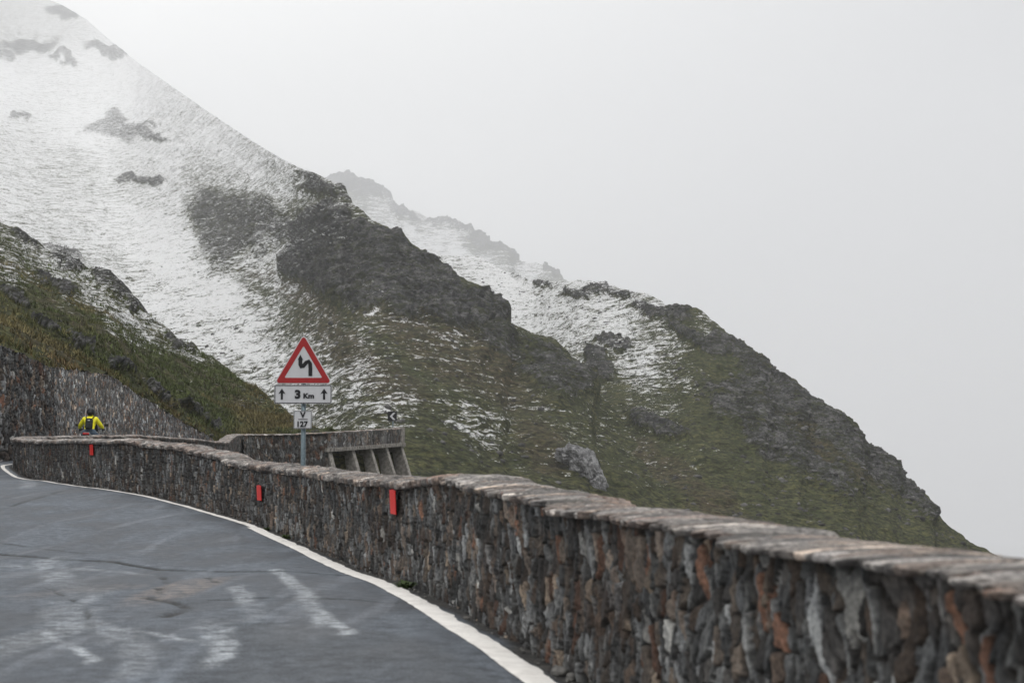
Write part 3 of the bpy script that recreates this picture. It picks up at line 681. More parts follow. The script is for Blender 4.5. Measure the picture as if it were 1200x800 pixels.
# ------------------------------------------------------------------ pale rock outcrop on the slope
def rock(name, c, r, sd, mat, sub=5, rough=.35, rot=0):
    bm = bmesh.new(); bmesh.ops.create_icosphere(bm, subdivisions=sub, radius=1)
    co = np.array([v.co[:] for v in bm.verts])
    d = 1+rough*ridged(co[:, 0]*1.3, co[:, 1]*1.3, co[:, 2]*1.3, 4, sd)+.25*rough*fbm(co[:, 0]*6, co[:, 1]*6, co[:, 2]*6, 3, sd+3)
    co = co*d[:, None]*np.array(r)
    for v, q in zip(bm.verts, co): v.co = q
    o = frombm(name, bm, mat); o.location = c; o.rotation_euler = (0, rot, 0)
    return o
t = NT('pale outcrop rock'); v = t.coord(); n = t.noise(v, .5, 8, .7); n2 = t.noise(t.coord((1, 1, .4), (0, .5, 0)), 1.1, 5, .7, .5)
c = t.mix(t.rng(n, .35, .65), (.13, .13, .135), (.42, .42, .43)); c = t.mix(t.rng(n2, .3, .5), (.06, .06, .06), c)
t.bump(t.math('ADD', n, n2), .8, .5); M_pale = t.out(c, .85, .2)
def surf(V, x, y):
    dv = V-CAM; c_, s_ = math.cos(PITCH), math.sin(PITCH)
    f = dv[..., 1]*c_+dv[..., 2]*s_; u = -dv[..., 1]*s_+dv[..., 2]*c_
    X_ = 600+F*dv[..., 0]/f; Y_ = 400-F*u/f
    k = np.where(f > 1, (X_-x)**2+(Y_-y)**2, 1e9); i = np.unravel_index(np.argmin(k), k.shape); return V[i]
q0 = surf(VA, 690, 556); mq = q0[1]/F; q0 = q0+np.array([0, -1.0, .3])
bm_root = empty('rock_outcrop', tuple(q0)); tag(bm_root, 'pale grey rock outcrop jutting from the green slope just above the wall', 'rock')
for (dx_, dy_, a, b, rt, sd) in ((-3, -1, 15, 24, -.35, 5), (-21, -20, 16, 10, .25, 9), (8, 14, 11, 14, -.3, 14)):
    o = rock('rock_mass', (dx_*mq, .9*-dy_*mq*.3, -dy_*mq), (a*mq, a*.8*mq, b*mq), sd, M_pale, 6, rot=rt, rough=.42); o.parent = bm_root

# ------------------------------------------------------------------ road sign
Zs = 26.6; mp = Zs/F
sx = float(P(355, 500, Zs)[0])
M_galv = simple('galvanised steel', (.13, .17, .19), .5, .5, .6, .2, 30)
M_white = simple('white sign face', (.60, .61, .63), .45, .4, 0, .04, 12)
M_redp = simple('red sign paint', (.36, .018, .02), .4, .5, 0, .12, 14)
M_blk = simple('black lettering', (.012, .012, .014), .5, .4, 0, .1)
M_back = simple('grey sign back', (.25, .26, .27), .5, .4, .4, .1)
sgn = empty('road_sign', (sx, Zs, -2.0)); tag(sgn, 'red-bordered triangular warning sign with bend arrow above a 3 Km panel, behind the low wall', 'road sign')
zr = lambda y: pz(y, Zs)+2.0
bm = bmesh.new(); tube(bm, [(0, .06, 0), (0, .06, zr(399))], .038, 20); frombm('pole', bm, M_galv, sgn, True)
def rtri(cx, zb, w, h, r, n=6):
    """rounded triangle outline"""
    P3 = [Vector((cx-w/2, zb)), Vector((cx+w/2, zb)), Vector((cx, zb+h))]; out = []
    for k in range(3):
        a, b_, c_ = P3[k-1], P3[k], P3[(k+1) % 3]
        u = (a-b_).normalized(); v = (c_-b_).normalized(); ang = u.angle(v)
        dd = r/math.tan(ang/2); cc = b_+(u+v).normalized()*(r/math.sin(ang/2))
        p0 = b_+u*dd; p1 = b_+v*dd; a0 = math.atan2((p0-cc).y, (p0-cc).x); a1 = math.atan2((p1-cc).y, (p1-cc).x)
        while a1-a0 > math.pi: a1 -= 2*math.pi
        while a1-a0 < -math.pi: a1 += 2*math.pi
        out += [(cc.x+r*math.cos(a0+(a1-a0)*q/n), cc.y+r*math.sin(a0+(a1-a0)*q/n)) for q in range(n+1)]
    return out
zb = zr(449.5); tw = 69*mp; th = 59*mp
bm = bmesh.new(); prism(bm, rtri(0, zb, tw, th, .045), 0, .018); tp = frombm('warning_triangle', bm, M_white, sgn)
tp['label'] = 'white triangle with red border and black double bend arrow'
# red border as a ring
o1 = rtri(0, zb+.012, tw-.045, th-.04, .035); i1 = rtri(0, zb+7.0*mp, tw-24.5*mp, th-21.5*mp, .012)
bm = bmesh.new(); rings = []
for y_ in (-.003, 0.001):
    rings.append(([bm.verts.new((x, y_, z)) for x, z in o1], [bm.verts.new((x, y_, z)) for x, z in i1]))
N = len(o1)
for k in range(N):
    j = (k+1) % N; (a, b_), (c_, d_) = rings
    bm.faces.new((a[k], a[j], b_[j], b_[k])); bm.faces.new((a[j], a[k], c_[k], c_[j])); bm.faces.new((b_[k], b_[j], d_[j], d_[k]))
frombm('red_border', bm, M_redp, tp)
# double bend arrow: up, left, up
def band(bm, pl, w, y0=-.004, y1=.001, head=None):
    pl = [Vector(p) for p in pl]; L = []; R = []
    for k, p in enumerate(pl):
        d = (pl[min(k+1, len(pl)-1)]-pl[max(k-1, 0)]).normalized(); n = Vector((-d.y, d.x))
        L.append(p+n*w/2); R.append(p-n*w/2)
    prism(bm, [tuple(v) for v in L+R[::-1]], y0, y1)
q = lambda x, y: ((x-355)*mp, zr(y))
bm = bmesh.new()
band(bm, [q(363.2, 440.5), q(363.2, 431), q(362.8, 426), q(361, 423.2), q(358.5, 424.5), q(354.5, 429), q(352.5, 429.6), q(351.4, 427), q(351.4, 421)], 4.6*mp)
prism(bm, [q(348.3, 421.6), q(354.7, 421.6), q(351.2, 415.2)], -.0045, .001)
frombm('bend_arrow', bm, M_blk, tp)
# distance panel
def rrect(x0, z0, x1, z1, r, n=4):
    out = []
    for cx, cz, a in ((x1-r, z1-r, 0), (x0+r, z1-r, 90), (x0+r, z0+r, 180), (x1-r, z0+r, 270)):
        out += [(cx+r*math.cos(math.radians(a+90*k/n)), cz+r*math.sin(math.radians(a+90*k/n))) for k in range(n+1)]
    return out
def frame(bm, x0, z0, x1, z1, w, r, y0=-.003, y1=.001):
    a = rrect(x0, z0, x1, z1, r); b_ = rrect(x0+w, z0+w, x1-w, z1-w, max(.003, r-w)); N = len(a)
    A, B, A2, B2 = [[bm.verts.new((x, y, z)) for x, z in pl] for pl, y in ((a, y0), (b_, y0), (a, y1), (b_, y1))]
    for k in range(N):
        j = (k+1) % N
        bm.faces.new((A[k], A[j], B[j], B[k])); bm.faces.new((A[j], A[k], A2[k], A2[j])); bm.faces.new((B[k], B[j], B2[j], B2[k]))
def text(s, size, x, z, mat, parent, name='lettering', y=-.004, bold=.0, sxx=1.0):
    cu = bpy.data.curves.new('t', 'FONT'); cu.body = s; cu.size = size; cu.align_x = 'CENTER'; cu.align_y = 'CENTER'; cu.extrude = .002; cu.offset = bold
    to = bpy.data.objects.new('t', cu); C.objects.link(to)
    dg = bpy.context.evaluated_depsgraph_get(); me = bpy.data.meshes.new_from_object(to.evaluated_get(dg))
    bpy.data.objects.remove(to)
    me.materials.clear(); me.transform(Matrix.Rotation(math.pi/2, 4, 'X')); me.transform(Matrix.Diagonal((sxx, 1, 1, 1)))
    xs = [v.co.x for v in me.vertices]; zs = [v.co.z for v in me.vertices]
    me.transform(Matrix.Translation((-(min(xs)+max(xs))/2, 0, -(min(zs)+max(zs))/2)))
    o = link(name, me, mat, parent); o.location = (x, y, z); return o
x0, z0 = q(321, 473); x1, z1 = q(388.5, 450.6)
bm = bmesh.new(); prism(bm, rrect(x0, z0, x1, z1, .03), 0, .018); dp = frombm('distance_plate', bm, M_white, sgn); dp['label'] = 'white panel reading 3 Km between two upward arrows'
bm = bmesh.new(); frame(bm, x0+.006, z0+.006, x1-.006, z1-.006, .012, .026); frombm('plate_border', bm, M_blk, dp)
for xc in (330, 379.5):
    bm = bmesh.new(); prism(bm, [q(xc-1.3, 468), q(xc+1.3, 468), q(xc+1.3, 460.5), q(xc+4.2, 461.5), q(xc, 455), q(xc-4.2, 461.5), q(xc-1.3, 460.5)], -.004, .001)
    frombm('arrow', bm, M_blk, dp)
text('3', .175, *q(348.5, 461.8), M_blk, dp, bold=.009, sxx=1.1); text('Km', .105, *q(361.5, 463.6), M_blk, dp, bold=.005, sxx=1.15)
x0, z0 = q(344, 502.2); x1, z1 = q(365.2, 481)
bm = bmesh.new(); prism(bm, rrect(x0, z0, x1, z1, .02), 0, .018); vp = frombm('marker_plate', bm, M_white, sgn); vp['label'] = 'small square white plate reading V over 127'
bm = bmesh.new(); frame(bm, x0+.004, z0+.004, x1-.004, z1-.004, .007, .016); frombm('plate_border', bm, M_blk, vp)
text('V', .12, *q(354.8, 485.9), M_blk, vp, bold=.006); text('127', .118, *q(354.7, 496.8), M_blk, vp, bold=.005, sxx=1.0)
bm = bmesh.new(); prism(bm, [q(349.5, 491.5), q(360.5, 491.5), q(360.5, 490.7), q(349.5, 490.7)], -.004, .001); frombm('divider_line', bm, M_blk, vp)
for y_ in (430, 444, 461, 491):
    bm = bmesh.new(); box(bm, (0, .045, zr(y_)), (.13, .055, .04), bev=.006); frombm('clamp', bm, M_galv, sgn)

# chevron sign at the end of the viaduct
Zc = 115.0; cx = float(P(459.6, 488, Zc)[0]); mc = Zc/F
chs = empty('chevron_sign', (cx, Zc, pz(518, Zc))); tag(chs, 'small black square sign with white chevron pointing left, at the end of the viaduct', 'chevron sign')
zc = lambda y: pz(y, Zc)-pz(518, Zc)
bm = bmesh.new(); tube(bm, [(.05, .05, -.2), (.05, .05, zc(484))], .045, 12); frombm('post', bm, M_galv, chs, True)
w = 5.4*mc; z0, z1 = zc(493.3), zc(481.8)
bm = bmesh.new(); prism(bm, rrect(-w, z0, w, z1, .04), 0, .02); cb = frombm('panel', bm, M_blk, chs)
zm = (z0+z1)/2; a_ = .24
bm = bmesh.new(); prism(bm, [(-.16, zm), (.06, zm+a_), (.22, zm+a_), (0, zm), (.22, zm-a_), (.06, zm-a_)], -.006, .001); frombm('chevron', bm, M_white, cb)

# ------------------------------------------------------------------ motorcycle and rider
def skin(name, verts, edges, radii, mat, parent, root=0, sub=2, mats=None, split=None):
    me = bpy.data.meshes.new(name+'_skel'); me.from_pydata(verts, edges, []); o = bpy.data.objects.new(name+'_skel', me); C.objects.link(o)
    mo = o.modifiers.new('s', 'SKIN'); mo.use_smooth_shade = True
    for i, r in enumerate(radii):
        sv = me.skin_vertices[0].data[i]; r = r if isinstance(r, tuple) else (r, r); sv.radius = r; sv.use_root = (i == root)
    sb = o.modifiers.new('u', 'SUBSURF'); sb.levels = sub; sb.render_levels = sub
    dg = bpy.context.evaluated_depsgraph_get(); m2 = bpy.data.meshes.new_from_object(o.evaluated_get(dg)); bpy.data.objects.remove(o)
    m2.name = name; m2.materials.clear()
    r = link(name, m2, mat, parent, True)
    for m in mats or []: m2.materials.append(m)
    if split:
        for p in m2.polygons: p.material_index = split(p.center)
    return r
M_yel = simple('yellow riding jacket', (.86, .80, .02), .6, .3, 0, .12, 9)
M_jean = simple('blue grey trousers', (.10, .14, .19), .8, .2, 0, .2, 15)
M_glv = simple('black leather', (.015, .015, .016), .5, .4, 0, .2, 30)
M_helm = simple('dark helmet shell', (.006, .008, .012), .4, .3, 0, .1)
M_pack = simple('black backpack cloth', (.018, .022, .024), .85, .2, 0, .2, 40)
M_rub = simple('tyre rubber', (.02, .02, .02), .8, .2); M_bike = simple('dark grey bike paint', (.05, .06, .07), .35, .6); M_chr = simple('brushed steel', (.4, .4, .42), .3, .6, .9)
M_tail = simple('red tail lamp lens', (.45, .02, .02), .25, .6)
M_glass = simple('smoked windscreen', (.06, .07, .08), .1, .7); M_pch = simple('light grey print', (.45, .47, .47), .6)
Zm = 66.0; mx = float(P(104.5, 500, Zm)[0]); zrm = zroad(mx, Zm)
KS = 1.2
def place(o): o.scale = (KS,)*3; return o
hd = .10
person = place(empty('person', (mx, Zm, zrm), hd)); tag(person, 'person riding in a yellow jacket and dark helmet, leaning forward over the handlebars', 'person')
vs = [(0, 0, .88), (0, .05, 1.0), (0, .14, 1.15), (0, .22, 1.30), (0, .26, 1.40), (0, .30, 1.50),
      (-.19, .22, 1.33), (-.33, .28, 1.12), (-.37, .50, 1.03), (.19, .22, 1.33), (.34, .28, 1.12), (.37, .50, 1.03),
      (-.15, .02, .86), (-.25, .40, .74), (-.21, .22, .34), (-.21, .36, .28), (.15, .02, .86), (.25, .40, .74), (.21, .22, .34), (.21, .36, .28)]
es = [(0, 1), (1, 2), (2, 3), (3, 4), (4, 5), (3, 6), (6, 7), (7, 8), (3, 9), (9, 10), (10, 11), (0, 12), (12, 13), (13, 14), (14, 15), (0, 16), (16, 17), (17, 18), (18, 19)]
rd = [(.17, .14), (.17, .13), (.19, .13), (.17, .12), .075, .08, .095, .072, .05, .095, .072, .05, .12, .095, .06, .05, .12, .095, .06, .05]
def spl(c):
    if c.z < 1.03: return 1 if (c.z > .38) else 2
    if abs(c.x) > .3 and c.y > .47: return 2
    return 2 if (c.z > 1.47 and abs(c.x) < .12) else 0
skin('body', vs, es, rd, M_yel, person, 0, 2, [M_jean, M_glv], spl)
for sg in (-1, 1):
    hv = [(sg*.37, .48, 1.035), (sg*.37, .56, 1.03)]; he = [(0, 1)]; hr = [(.045, .03), (.045, .028)]
    for k, (fx, ln_) in enumerate(((-.034, .045), (-.011, .055), (.012, .05), (.034, .04))):
        n0 = len(hv); hv += [(sg*.37+fx, .60, 1.03), (sg*.37+fx, .60+ln_*.6, 1.0), (sg*.37+fx, .60+ln_*.3, .965)]; he += [(1, n0), (n0, n0+1), (n0+1, n0+2)]; hr += [.012, .011, .010]
    n0 = len(hv); hv += [(sg*.37-sg*.045, .54, 1.01), (sg*.37-sg*.05, .58, .975)]; he += [(1, n0), (n0, n0+1)]; hr += [.013, .011]
    skin('glove', hv, he, hr, M_glv, person, 0, 1)
bm = bmesh.new(); bmesh.ops.create_uvsphere(bm, u_segments=28, v_segments=18, radius=1)
for v in bm.verts:
    x, y, z = v.co; v.co = (x*.135*(1-.12*max(0, -z)), y*.165+(.03 if z < 0 else 0)*y, max(z, -.86)*.155)
hl = frombm('helmet', bm, M_helm, person, True); hl.location = (0, .31, 1.565); hl.rotation_euler = (-.15, 0, 0)
bm = bmesh.new(); bmesh.ops.create_uvsphere(bm, u_segments=20, v_segments=12, radius=1)
for v in bm.verts: v.co = (v.co.x*.118, abs(v.co.y)*.172, v.co.z*.05)
vi = frombm('visor', bm, M_glass, hl, True); vi.location = (0, .005, .015)
bp = place(empty('backpack', (mx, Zm, zrm), hd)); tag(bp, 'black backpack with small light logo patch worn on the yellow jacket', 'backpack')
Rb = Matrix.Rotation(-.38, 3, 'X')
bm = bmesh.new(); box(bm, (0, -.055, 1.19), (.235, .15, .36), Rb, .05); frombm('bag', bm, M_pack, bp, True)
bm = bmesh.new(); box(bm, (0, -.145, 1.13), (.18, .05, .20), Rb, .02); frombm('pocket', bm, M_pack, bp, True)
bm = bmesh.new(); box(bm, (0, -.112, 1.30), (.07, .012, .03), Rb, .004); frombm('patch', bm, M_pch, bp)
for sg in (-1, 1):
    bm = bmesh.new(); tube(bm, [(sg*.10, .04, 1.37), (sg*.13, .16, 1.42), (sg*.15, .33, 1.34), (sg*.16, .28, 1.15), (sg*.15, .10, 1.03)], .017, 8); frombm('strap', bm, M_pack, bp, True)
bk = place(empty('motorcycle', (mx, Zm, zrm), hd)); tag(bk, 'dark touring motorcycle ridden away behind the low wall', 'motorcycle')
def wheel(y):
    bm = bmesh.new(); N = 36
    for k in range(N): pass
    bm2 = bmesh.new(); R_, r_ = .30, .065
    vv = [[bm2.verts.new((math.cos(b)*r_*.95, (R_-.0+math.sin(b)*r_*.7)*math.cos(a), (R_+math.sin(b)*r_*.7)*math.sin(a))) for b in [2*math.pi*q/12 for q in range(12)]] for a in [2*math.pi*k/N for k in range(N)]]
    for k in range(N):
        for q_ in range(12): bm2.faces.new((vv[k][q_], vv[(k+1) % N][q_], vv[(k+1) % N][(q_+1) % 12], vv[k][(q_+1) % 12]))
    bm.free(); w_ = empty('wheel', (0, y, .345)); w_.parent = bk
    frombm('tyre', bm2, M_rub, w_, True)
    bm = bmesh.new(); tube(bm, [(-.04, 0, 0), (.04, 0, 0)], .05, 16)
    for k in range(6):
        a = math.pi*k/3; tube(bm, [(0, 0, 0), (0, .27*math.cos(a), .27*math.sin(a))], .014, 6)
    frombm('rim', bm, M_chr, w_)
wheel(-.55); wheel(.90)
bm = bmesh.new(); box(bm, (0, .15, .50), (.28, .55, .34), None, .06); tube(bm, [(0, -.55, .34), (0, -.1, .42)], .035, 8); frombm('engine', bm, M_bike, bk, True)
vt = [(0, -.05, .80), (0, .25, .88), (0, .48, .84)]; skin('fuel_tank', vt, [(0, 1), (1, 2)], [(.10, .08), (.16, .12), (.12, .10)], M_bike, bk)
bm = bmesh.new(); box(bm, (0, -.22, .80), (.26, .62, .10), Matrix.Rotation(-.06, 3, 'X'), .04); frombm('seat', bm, M_glv, bk, True)
bm = bmesh.new(); box(bm, (0, -.58, .84), (.24, .22, .13), Matrix.Rotation(.15, 3, 'X'), .05); frombm('tail_fairing', bm, M_bike, bk, True)
bm = bmesh.new(); box(bm, (0, -.70, .86), (.20, .03, .07), None, .012); frombm('tail_light', bm, M_tail, bk, True)
bm = bmesh.new(); tube(bm, [(-.40, .55, 1.03), (-.25, .60, 1.04), (-.1, .66, 1.0), (.1, .66, 1.0), (.25, .60, 1.04), (.40, .55, 1.03)], .014, 10); frombm('handlebar', bm, M_glv, bk, True)
for sg in (-1, 1):
    bm = bmesh.new(); tube(bm, [(sg*.10, .68, 1.0), (sg*.10, .90, .345)], .025, 10); frombm('fork_leg', bm, M_chr, bk, True)
    bm = bmesh.new(); tube(bm, [(sg*.32, .60, 1.04), (sg*.44, .62, 1.14)], .008, 6); box(bm, (sg*.46, .62, 1.16), (.14, .03, .08), None, .012); frombm('mirror', bm, M_glv, bk)
bm = bmesh.new(); tube(bm, [(.12, .3, .35), (.17, -.1, .32), (.19, -.62, .48)], [.025, .03, .05], 12); frombm('exhaust', bm, M_chr, bk, True)
bm = bmesh.new()
ws = [[bm.verts.new(((a-3)/3*.20*(1-.25*b/4), .78-.05*b-.10*((a-3)/3)**2*1.0, .95+.09*b)) for b in range(5)] for a in range(7)]
for a in range(6):
    for b in range(4): bm.faces.new((ws[a][b], ws[a+1][b], ws[a+1][b+1], ws[a][b+1]))
bmesh.ops.solidify(bm, geom=list(bm.faces), thickness=.006)
frombm('windscreen', bm, M_glass, bk, True)

# ------------------------------------------------------------------ weeds and loose stones along the wall foot
M_leaf = simple('weed leaves', (.055, .085, .025), .7, .3, 0, .5, 25)
def weed(name, x, y, r, n, sd):
    rnd = random.Random(sd); bm = bmesh.new()
    for k in range(n):
        a = rnd.uniform(0, 2*math.pi); l = r*rnd.uniform(.5, 1.1); h = l*rnd.uniform(.3, .8); w_ = .010+.012*rnd.random()
        ba = Vector((rnd.gauss(0, r*.22), rnd.gauss(0, r*.25), 0)); d = Vector((math.cos(a), math.sin(a), 0)); n_ = Vector((-d.y, d.x, 0))
        p = [ba+d*l*t_+Vector((0, 0, h*math.sin(t_*2.2))) for t_ in (0, .35, .7, 1)]; ww = (w_*.4, w_, w_*.8, 0.001)
        a_ = [bm.verts.new(p[i]+n_*ww[i]) for i in range(4)]; b_ = [bm.verts.new(p[i]-n_*ww[i]) for i in range(4)]
        for i in range(3): bm.faces.new((a_[i], a_[i+1], b_[i+1], b_[i]))
    o = frombm(name, bm, M_leaf); o.location = (x, y, zroad(x, y)); return o
def foot_at(col, o=.12):
    s = s_at_col(col); X_, Y_, b, t, nx_, ny_ = [float(v[0]) for v in path(np.array([s]))]; return X_+nx_*o, Y_+ny_*o
for col, r, n, lab in ((490, .11, 60, 'larger green weed clump at the wall foot below the nearest red strip'), (345, .09, 40, 'small green weed at the wall foot where the white line thickens'), (322, .07, 26, 'tiny green weed at the wall foot below the middle red strip')):
    x, y = foot_at(col); tag(weed('weed', x, y, r, n, col), lab, 'weed', 'weeds along the foot of the wall')
def stone(col, o, r, lab, sd):
    x, y = foot_at(col, o); q = rock('loose_stone', (x, y, zroad(x, y)+r[2]*.6), r, sd, M_stone, 3, .22); tag(q, lab, 'stone', 'loose stones in the gutter'); return q
M_stone = simple('loose grey stone', (.16, .155, .145), .8, .3, 0, .3, 12)
stone(668, .07, (.055, .05, .032), 'flat grey loose stone in the gutter close to the camera', 3)
stone(676, .05, (.03, .03, .03), 'small rounded loose stone beside the flat grey one', 8)
stone(560, .10, (.022, .02, .015), 'tiny loose chip in the gutter further along the wall', 12)

gb = bmesh.new(); rnd = random.Random(11); icb = bmesh.new(); bmesh.ops.create_icosphere(icb, subdivisions=1, radius=1)
iv = [v.co.copy() for v in icb.verts]; jf = [[v.index for v in f.verts] for f in icb.faces]; icb.free()
for k in range(1500):
    s_ = S_bend*rnd.random()**.8; X_, Y_, b, t_0, nx_, ny_ = [float(v[0]) for v in path(np.array([s_]))]
    o_ = .03+abs(rnd.gauss(0, .07)); rr_ = .004+.016*rnd.random()**4; bx, by = X_+nx_*o_, Y_+ny_*o_
    bz = float(np.interp(s_, sR, bs))+.012*float(fbm(np.array([bx/3]), np.array([by/3]), 0, 3, 5)[0])-.008+rr_*.3
    sx_, sy_, sz_ = [rr_*rnd.uniform(.6, 1.3) for _ in range(3)]
    vv = [gb.verts.new((bx+c.x*sx_*rnd.uniform(.8, 1.2), by+c.y*sy_*rnd.uniform(.8, 1.2), bz+c.z*sz_*.7)) for c in iv]
    for f in jf: gb.faces.new([vv[q_] for q_ in f])
me = bpy.data.meshes.new('gravel'); gb.to_mesh(me); gb.free()
tag(link('gravel', me, M_stone), 'fine grit and gravel gathered in the gutter at the wall foot', kind='stuff')

# grass tufts on the bank between wall and viaduct
tf = bmesh.new(); rnd = random.Random(4)
gmask = (GX > -18) & (GX < -2) & (GY > 66) & (GY < 104) & valley & (dz > .3) & (dz < 9)
cand = np.argwhere(gmask)
for _ in range(2600):
    i, j = cand[rnd.randrange(len(cand))]; bx = GX[i, j]+rnd.uniform(-.4, .4); by = GY[i, j]+rnd.uniform(-.4, .4); bz = GZ[i, j]-.05
    for k in range(5):
        a = rnd.uniform(0, 6.28); l = rnd.uniform(.12, .35); d = Vector((math.cos(a), math.sin(a), 0))*.12
        c0 = Vector((bx, by, bz)); n_ = Vector((-d.y, d.x, 0)).normalized()*.02
        tf.faces.new((tf.verts.new(c0-n_), tf.verts.new(c0+n_), tf.verts.new(c0+d+Vector((0, 0, l)))))
me = bpy.data.meshes.new('bank_grass'); tf.to_mesh(me); tf.free()
tag(link('bank_grass', me, M_leaf), 'rough green grass on the bank below the viaduct', 'grass', kind='stuff')

# scree and tussocks
def scatter_rocks(name, V, D, R, n, rmin, rmax, seed, mat, lab, cols=None):
    rg_ = np.random.RandomState(seed); nx, nv = V.shape[:2]
    base = bmesh.new(); bmesh.ops.create_icosphere(base, subdivisions=1, radius=1)
    bv = np.array([v.co[:] for v in base.verts]); bf = np.array([[v.index for v in f.verts] for f in base.faces]); base.free()
    i = rg_.randint(5, nx-5, n); j = rg_.randint(5, nv-20, n)
    ok = (R[i, j]+.6*(fbm(i/40, j/25, seed, 3, seed))) > rg_.rand(n)*.9; i, j = i[ok], j[ok]; n = len(i)
    c = V[i, j]; rad = rmin+(rmax-rmin)*rg_.rand(n)**4
    sc_ = rad[:, None]*(.6+.8*rg_.rand(n, 3)); sc_[:, 2] *= .7
    ang = rg_.rand(n)*6.28; ca, sa = np.cos(ang), np.sin(ang)
    pts_ = bv[None]*(1+.35*(rg_.rand(n, len(bv), 1)-.5))*sc_[:, None, :]
    x = pts_[..., 0]*ca[:, None]-pts_[..., 1]*sa[:, None]; y = pts_[..., 0]*sa[:, None]+pts_[..., 1]*ca[:, None]
    VV = np.stack([x, y, pts_[..., 2]], -1)+c[:, None, :]
    FF = bf[None]+(np.arange(n)*len(bv))[:, None, None]
    me = bpy.data.meshes.new(name); me.vertices.add(n*len(bv)); me.vertices.foreach_set('co', VV.astype(np.float32).ravel())
    F3 = FF.reshape(-1, 3); me.loops.add(F3.size); me.loops.foreach_set('vertex_index', F3.ravel().astype(np.int32))
    me.polygons.add(len(F3)); me.polygons.foreach_set('loop_start', np.arange(0, F3.size, 3, dtype=np.int32)); me.update(calc_edges=True)
    return tag(link(name, me, mat), lab, kind='stuff')
M_scr = simple('scree rock', (.085, .083, .080), .9, .2, 0, .75, .35)
def masks(o, V):
    a = np.empty(V.shape[0]*V.shape[1]*4, np.float32); o.data.attributes['mask'].data.foreach_get('color', a); a = a.reshape(V.shape[:2]+(4,)); return a[..., 0], a[..., 1]
for nm, o_, V_, n_, r0, r1, sd in (('scree', mtn, VA, 14000, .10, .75, 5), ('scree', rdg, VB, 16000, .10, .8, 6), ('scree', hil, VC, 5000, .04, .22, 7)):
    D_, R_ = masks(o_, V_); scatter_rocks(nm, V_, D_, R_+.12, n_, r0, r1, sd, M_scr, {5: 'loose rocks strewn over the snowy mountain slope', 6: 'loose rocks strewn over the right-hand ridge', 7: 'loose stones among grass on the near hillside'}[sd])
t = NT('tussock grass'); cc = t.attr('col').outputs['Color']; M_tus = t.out(cc, .85, .15)
rg_ = np.random.RandomState(3); nT = 26000; D_, R_ = masks(hil, VC)
i = rg_.randint(300, VC.shape[0]-2, nT); j = rg_.randint(0, VC.shape[1]-16, nT); c0 = VC[i, j]
dens = fbm(c0[:, 0]/5, c0[:, 1]/5, c0[:, 2]/3, 4, 8); ok = (dens+rg_.rand(nT)*.8 > .25) & (R_[i, j] < .7); c0 = c0[ok]; nT = len(c0); j = j[ok]; i = i[ok]
nb_ = 7; h_ = (.12+.30*rg_.rand(nT)**2)[:, None]*(.6+.8*rg_.rand(nT, nb_)); az = rg_.rand(nT, nb_)*6.283; le = .10+.20*rg_.rand(nT, nb_)
ro = c0[:, None, :]+np.concatenate([.10*rg_.randn(nT, nb_, 2), np.zeros((nT, nb_, 1))-.03], -1)
dx_ = np.stack([np.cos(az), np.sin(az), 0*az], -1); pr = np.stack([-np.sin(az), np.cos(az), 0*az], -1)*.035
tip = ro+dx_*le[..., None]+np.stack([0*h_, 0*h_, h_], -1)
VV = np.stack([ro-pr, ro+pr, tip], 2).reshape(-1, 3)
hue = .75*sm(fbm(c0[:, 0]/9, c0[:, 1]/9, c0[:, 2]/7, 3, 18), -.1, .5)[:, None]; r1_ = rg_.rand(nT, 1)
colT = (np.array([.078, .096, .034])*(1-hue)+np.array([.17, .135, .065])*hue)*(.45+1.2*r1_)
lowb = ((j < 50) & (i > 300))[:, None]*rg_.rand(nT, 1); colT = colT*(1-.5*lowb)+np.array([.14, .062, .030])*.5*lowb
me = bpy.data.meshes.new('tussock_grass'); me.vertices.add(len(VV)); me.vertices.foreach_set('co', VV.astype(np.float32).ravel())
me.loops.add(len(VV)); me.loops.foreach_set('vertex_index', np.arange(len(VV), dtype=np.int32)); me.polygons.add(len(VV)//3); me.polygons.foreach_set('loop_start', np.arange(0, len(VV), 3, dtype=np.int32)); me.update(calc_edges=True)
at = me.attributes.new('col', 'FLOAT_COLOR', 'POINT'); ca_ = np.ones((nT, nb_*3, 4), np.float32); ca_[..., :3] = colT[:, None, :]; at.data.foreach_set('color', ca_.ravel())
tag(link('tussock_grass', me, M_tus), 'green and rusty tussock grass on the near hillside', kind='stuff')

# ------------------------------------------------------------------ mist
me = bpy.data.meshes.new('haze'); bm = bmesh.new(); box(bm, (-500, 3650, 620), (7000, 8000, 2000)); bm.to_mesh(me); bm.free()
hz = bpy.data.objects.new('haze', me); C.objects.link(hz); hz['kind'] = 'stuff'
mt = bpy.data.materials.new('mountain mist'); mt.use_nodes = True; nt = mt.node_tree; nt.nodes.clear()
ou = nt.nodes.new('ShaderNodeOutputMaterial'); pv = nt.nodes.new('ShaderNodeVolumePrincipled')
pv.inputs['Color'].default_value = (.97, .98, 1, 1); pv.inputs['Density'].default_value = .00020; pv.inputs['Anisotropy'].default_value = 0.0
nt.links.new(pv.outputs[0], ou.inputs['Volume']); me.materials.append(mt)

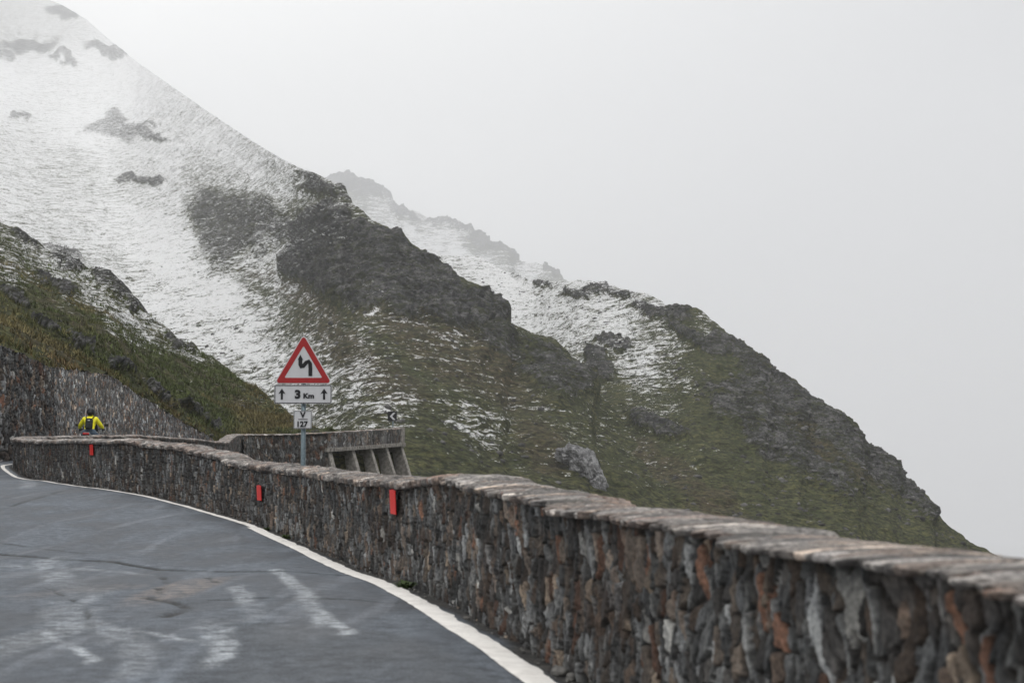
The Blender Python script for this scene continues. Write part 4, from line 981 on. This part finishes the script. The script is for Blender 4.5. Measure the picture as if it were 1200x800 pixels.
# ------------------------------------------------------------------ sky, sun
w = bpy.data.worlds.new('World'); sc.world = w; w.use_nodes = True; nt = w.node_tree; bgn = nt.nodes['Background']
sky = nt.nodes.new('ShaderNodeTexSky'); sky.sky_type = 'NISHITA'; sky.sun_disc = False; sky.sun_elevation = math.radians(68.6); sky.sun_rotation = math.radians(155); sky.dust_density = 4
tc = nt.nodes.new('ShaderNodeTexCoord'); dp_ = nt.nodes.new('ShaderNodeVectorMath'); dp_.operation = 'DOT_PRODUCT'
nt.links.new(tc.outputs['Generated'], dp_.inputs[0]); dvec = Vector((-.62, .25, .74)).normalized(); dp_.inputs[1].default_value = dvec
rp_ = nt.nodes.new('ShaderNodeValToRGB'); nt.links.new(dp_.outputs['Value'], rp_.inputs[0])
cr = rp_.color_ramp; cr.elements[0].position = 0; cr.elements[1].position = 1
SKY = [(0.0, (2.9, 2.92, 3.0)), (.25, (5.3, 5.33, 5.42)), (.55, (10.7, 10.68, 10.5)), (1.0, (11.5, 11.42, 11.2))]
cr.elements[0].color = (*[v/12 for v in SKY[0][1]], 1); cr.elements[1].color = (*[v/12 for v in SKY[-1][1]], 1)
for p_, c_ in SKY[1:-1]:
    e = cr.elements.new(p_); e.color = (*[v/12 for v in c_], 1)
mul = nt.nodes.new('ShaderNodeMix'); mul.data_type = 'RGBA'; mul.blend_type = 'MULTIPLY'; mul.inputs[0].default_value = 1
nt.links.new(rp_.outputs[0], mul.inputs[6]); mul.inputs[7].default_value = (12, 12, 12, 1)
mx_ = nt.nodes.new('ShaderNodeMix'); mx_.data_type = 'RGBA'; mx_.inputs[0].default_value = .94
nt.links.new(sky.outputs[0], mx_.inputs[6]); nt.links.new(mul.outputs[2], mx_.inputs[7]); nt.links.new(mx_.outputs[2], bgn.inputs[0])
bgn.inputs[1].default_value = .125
sl = bpy.data.lights.new('sun', 'SUN'); sl.energy = 1.4; sl.angle = math.radians(25); sl.color = (1, .97, .93)
so = bpy.data.objects.new('sun', sl); C.objects.link(so); so.rotation_euler = Vector((-.15, .32, -.90)).to_track_quat('-Z', 'Y').to_euler(); so.location = (0, 0, 50)
sc.view_settings.view_transform = 'Standard'; sc.view_settings.look = 'None'; sc.view_settings.exposure = 0.16; sc.view_settings.gamma = 1
sc.cycles.volume_bounces = 2; sc.cycles.max_bounces = 6; sc.cycles.diffuse_bounces = 3; sc.cycles.transparent_max_bounces = 8
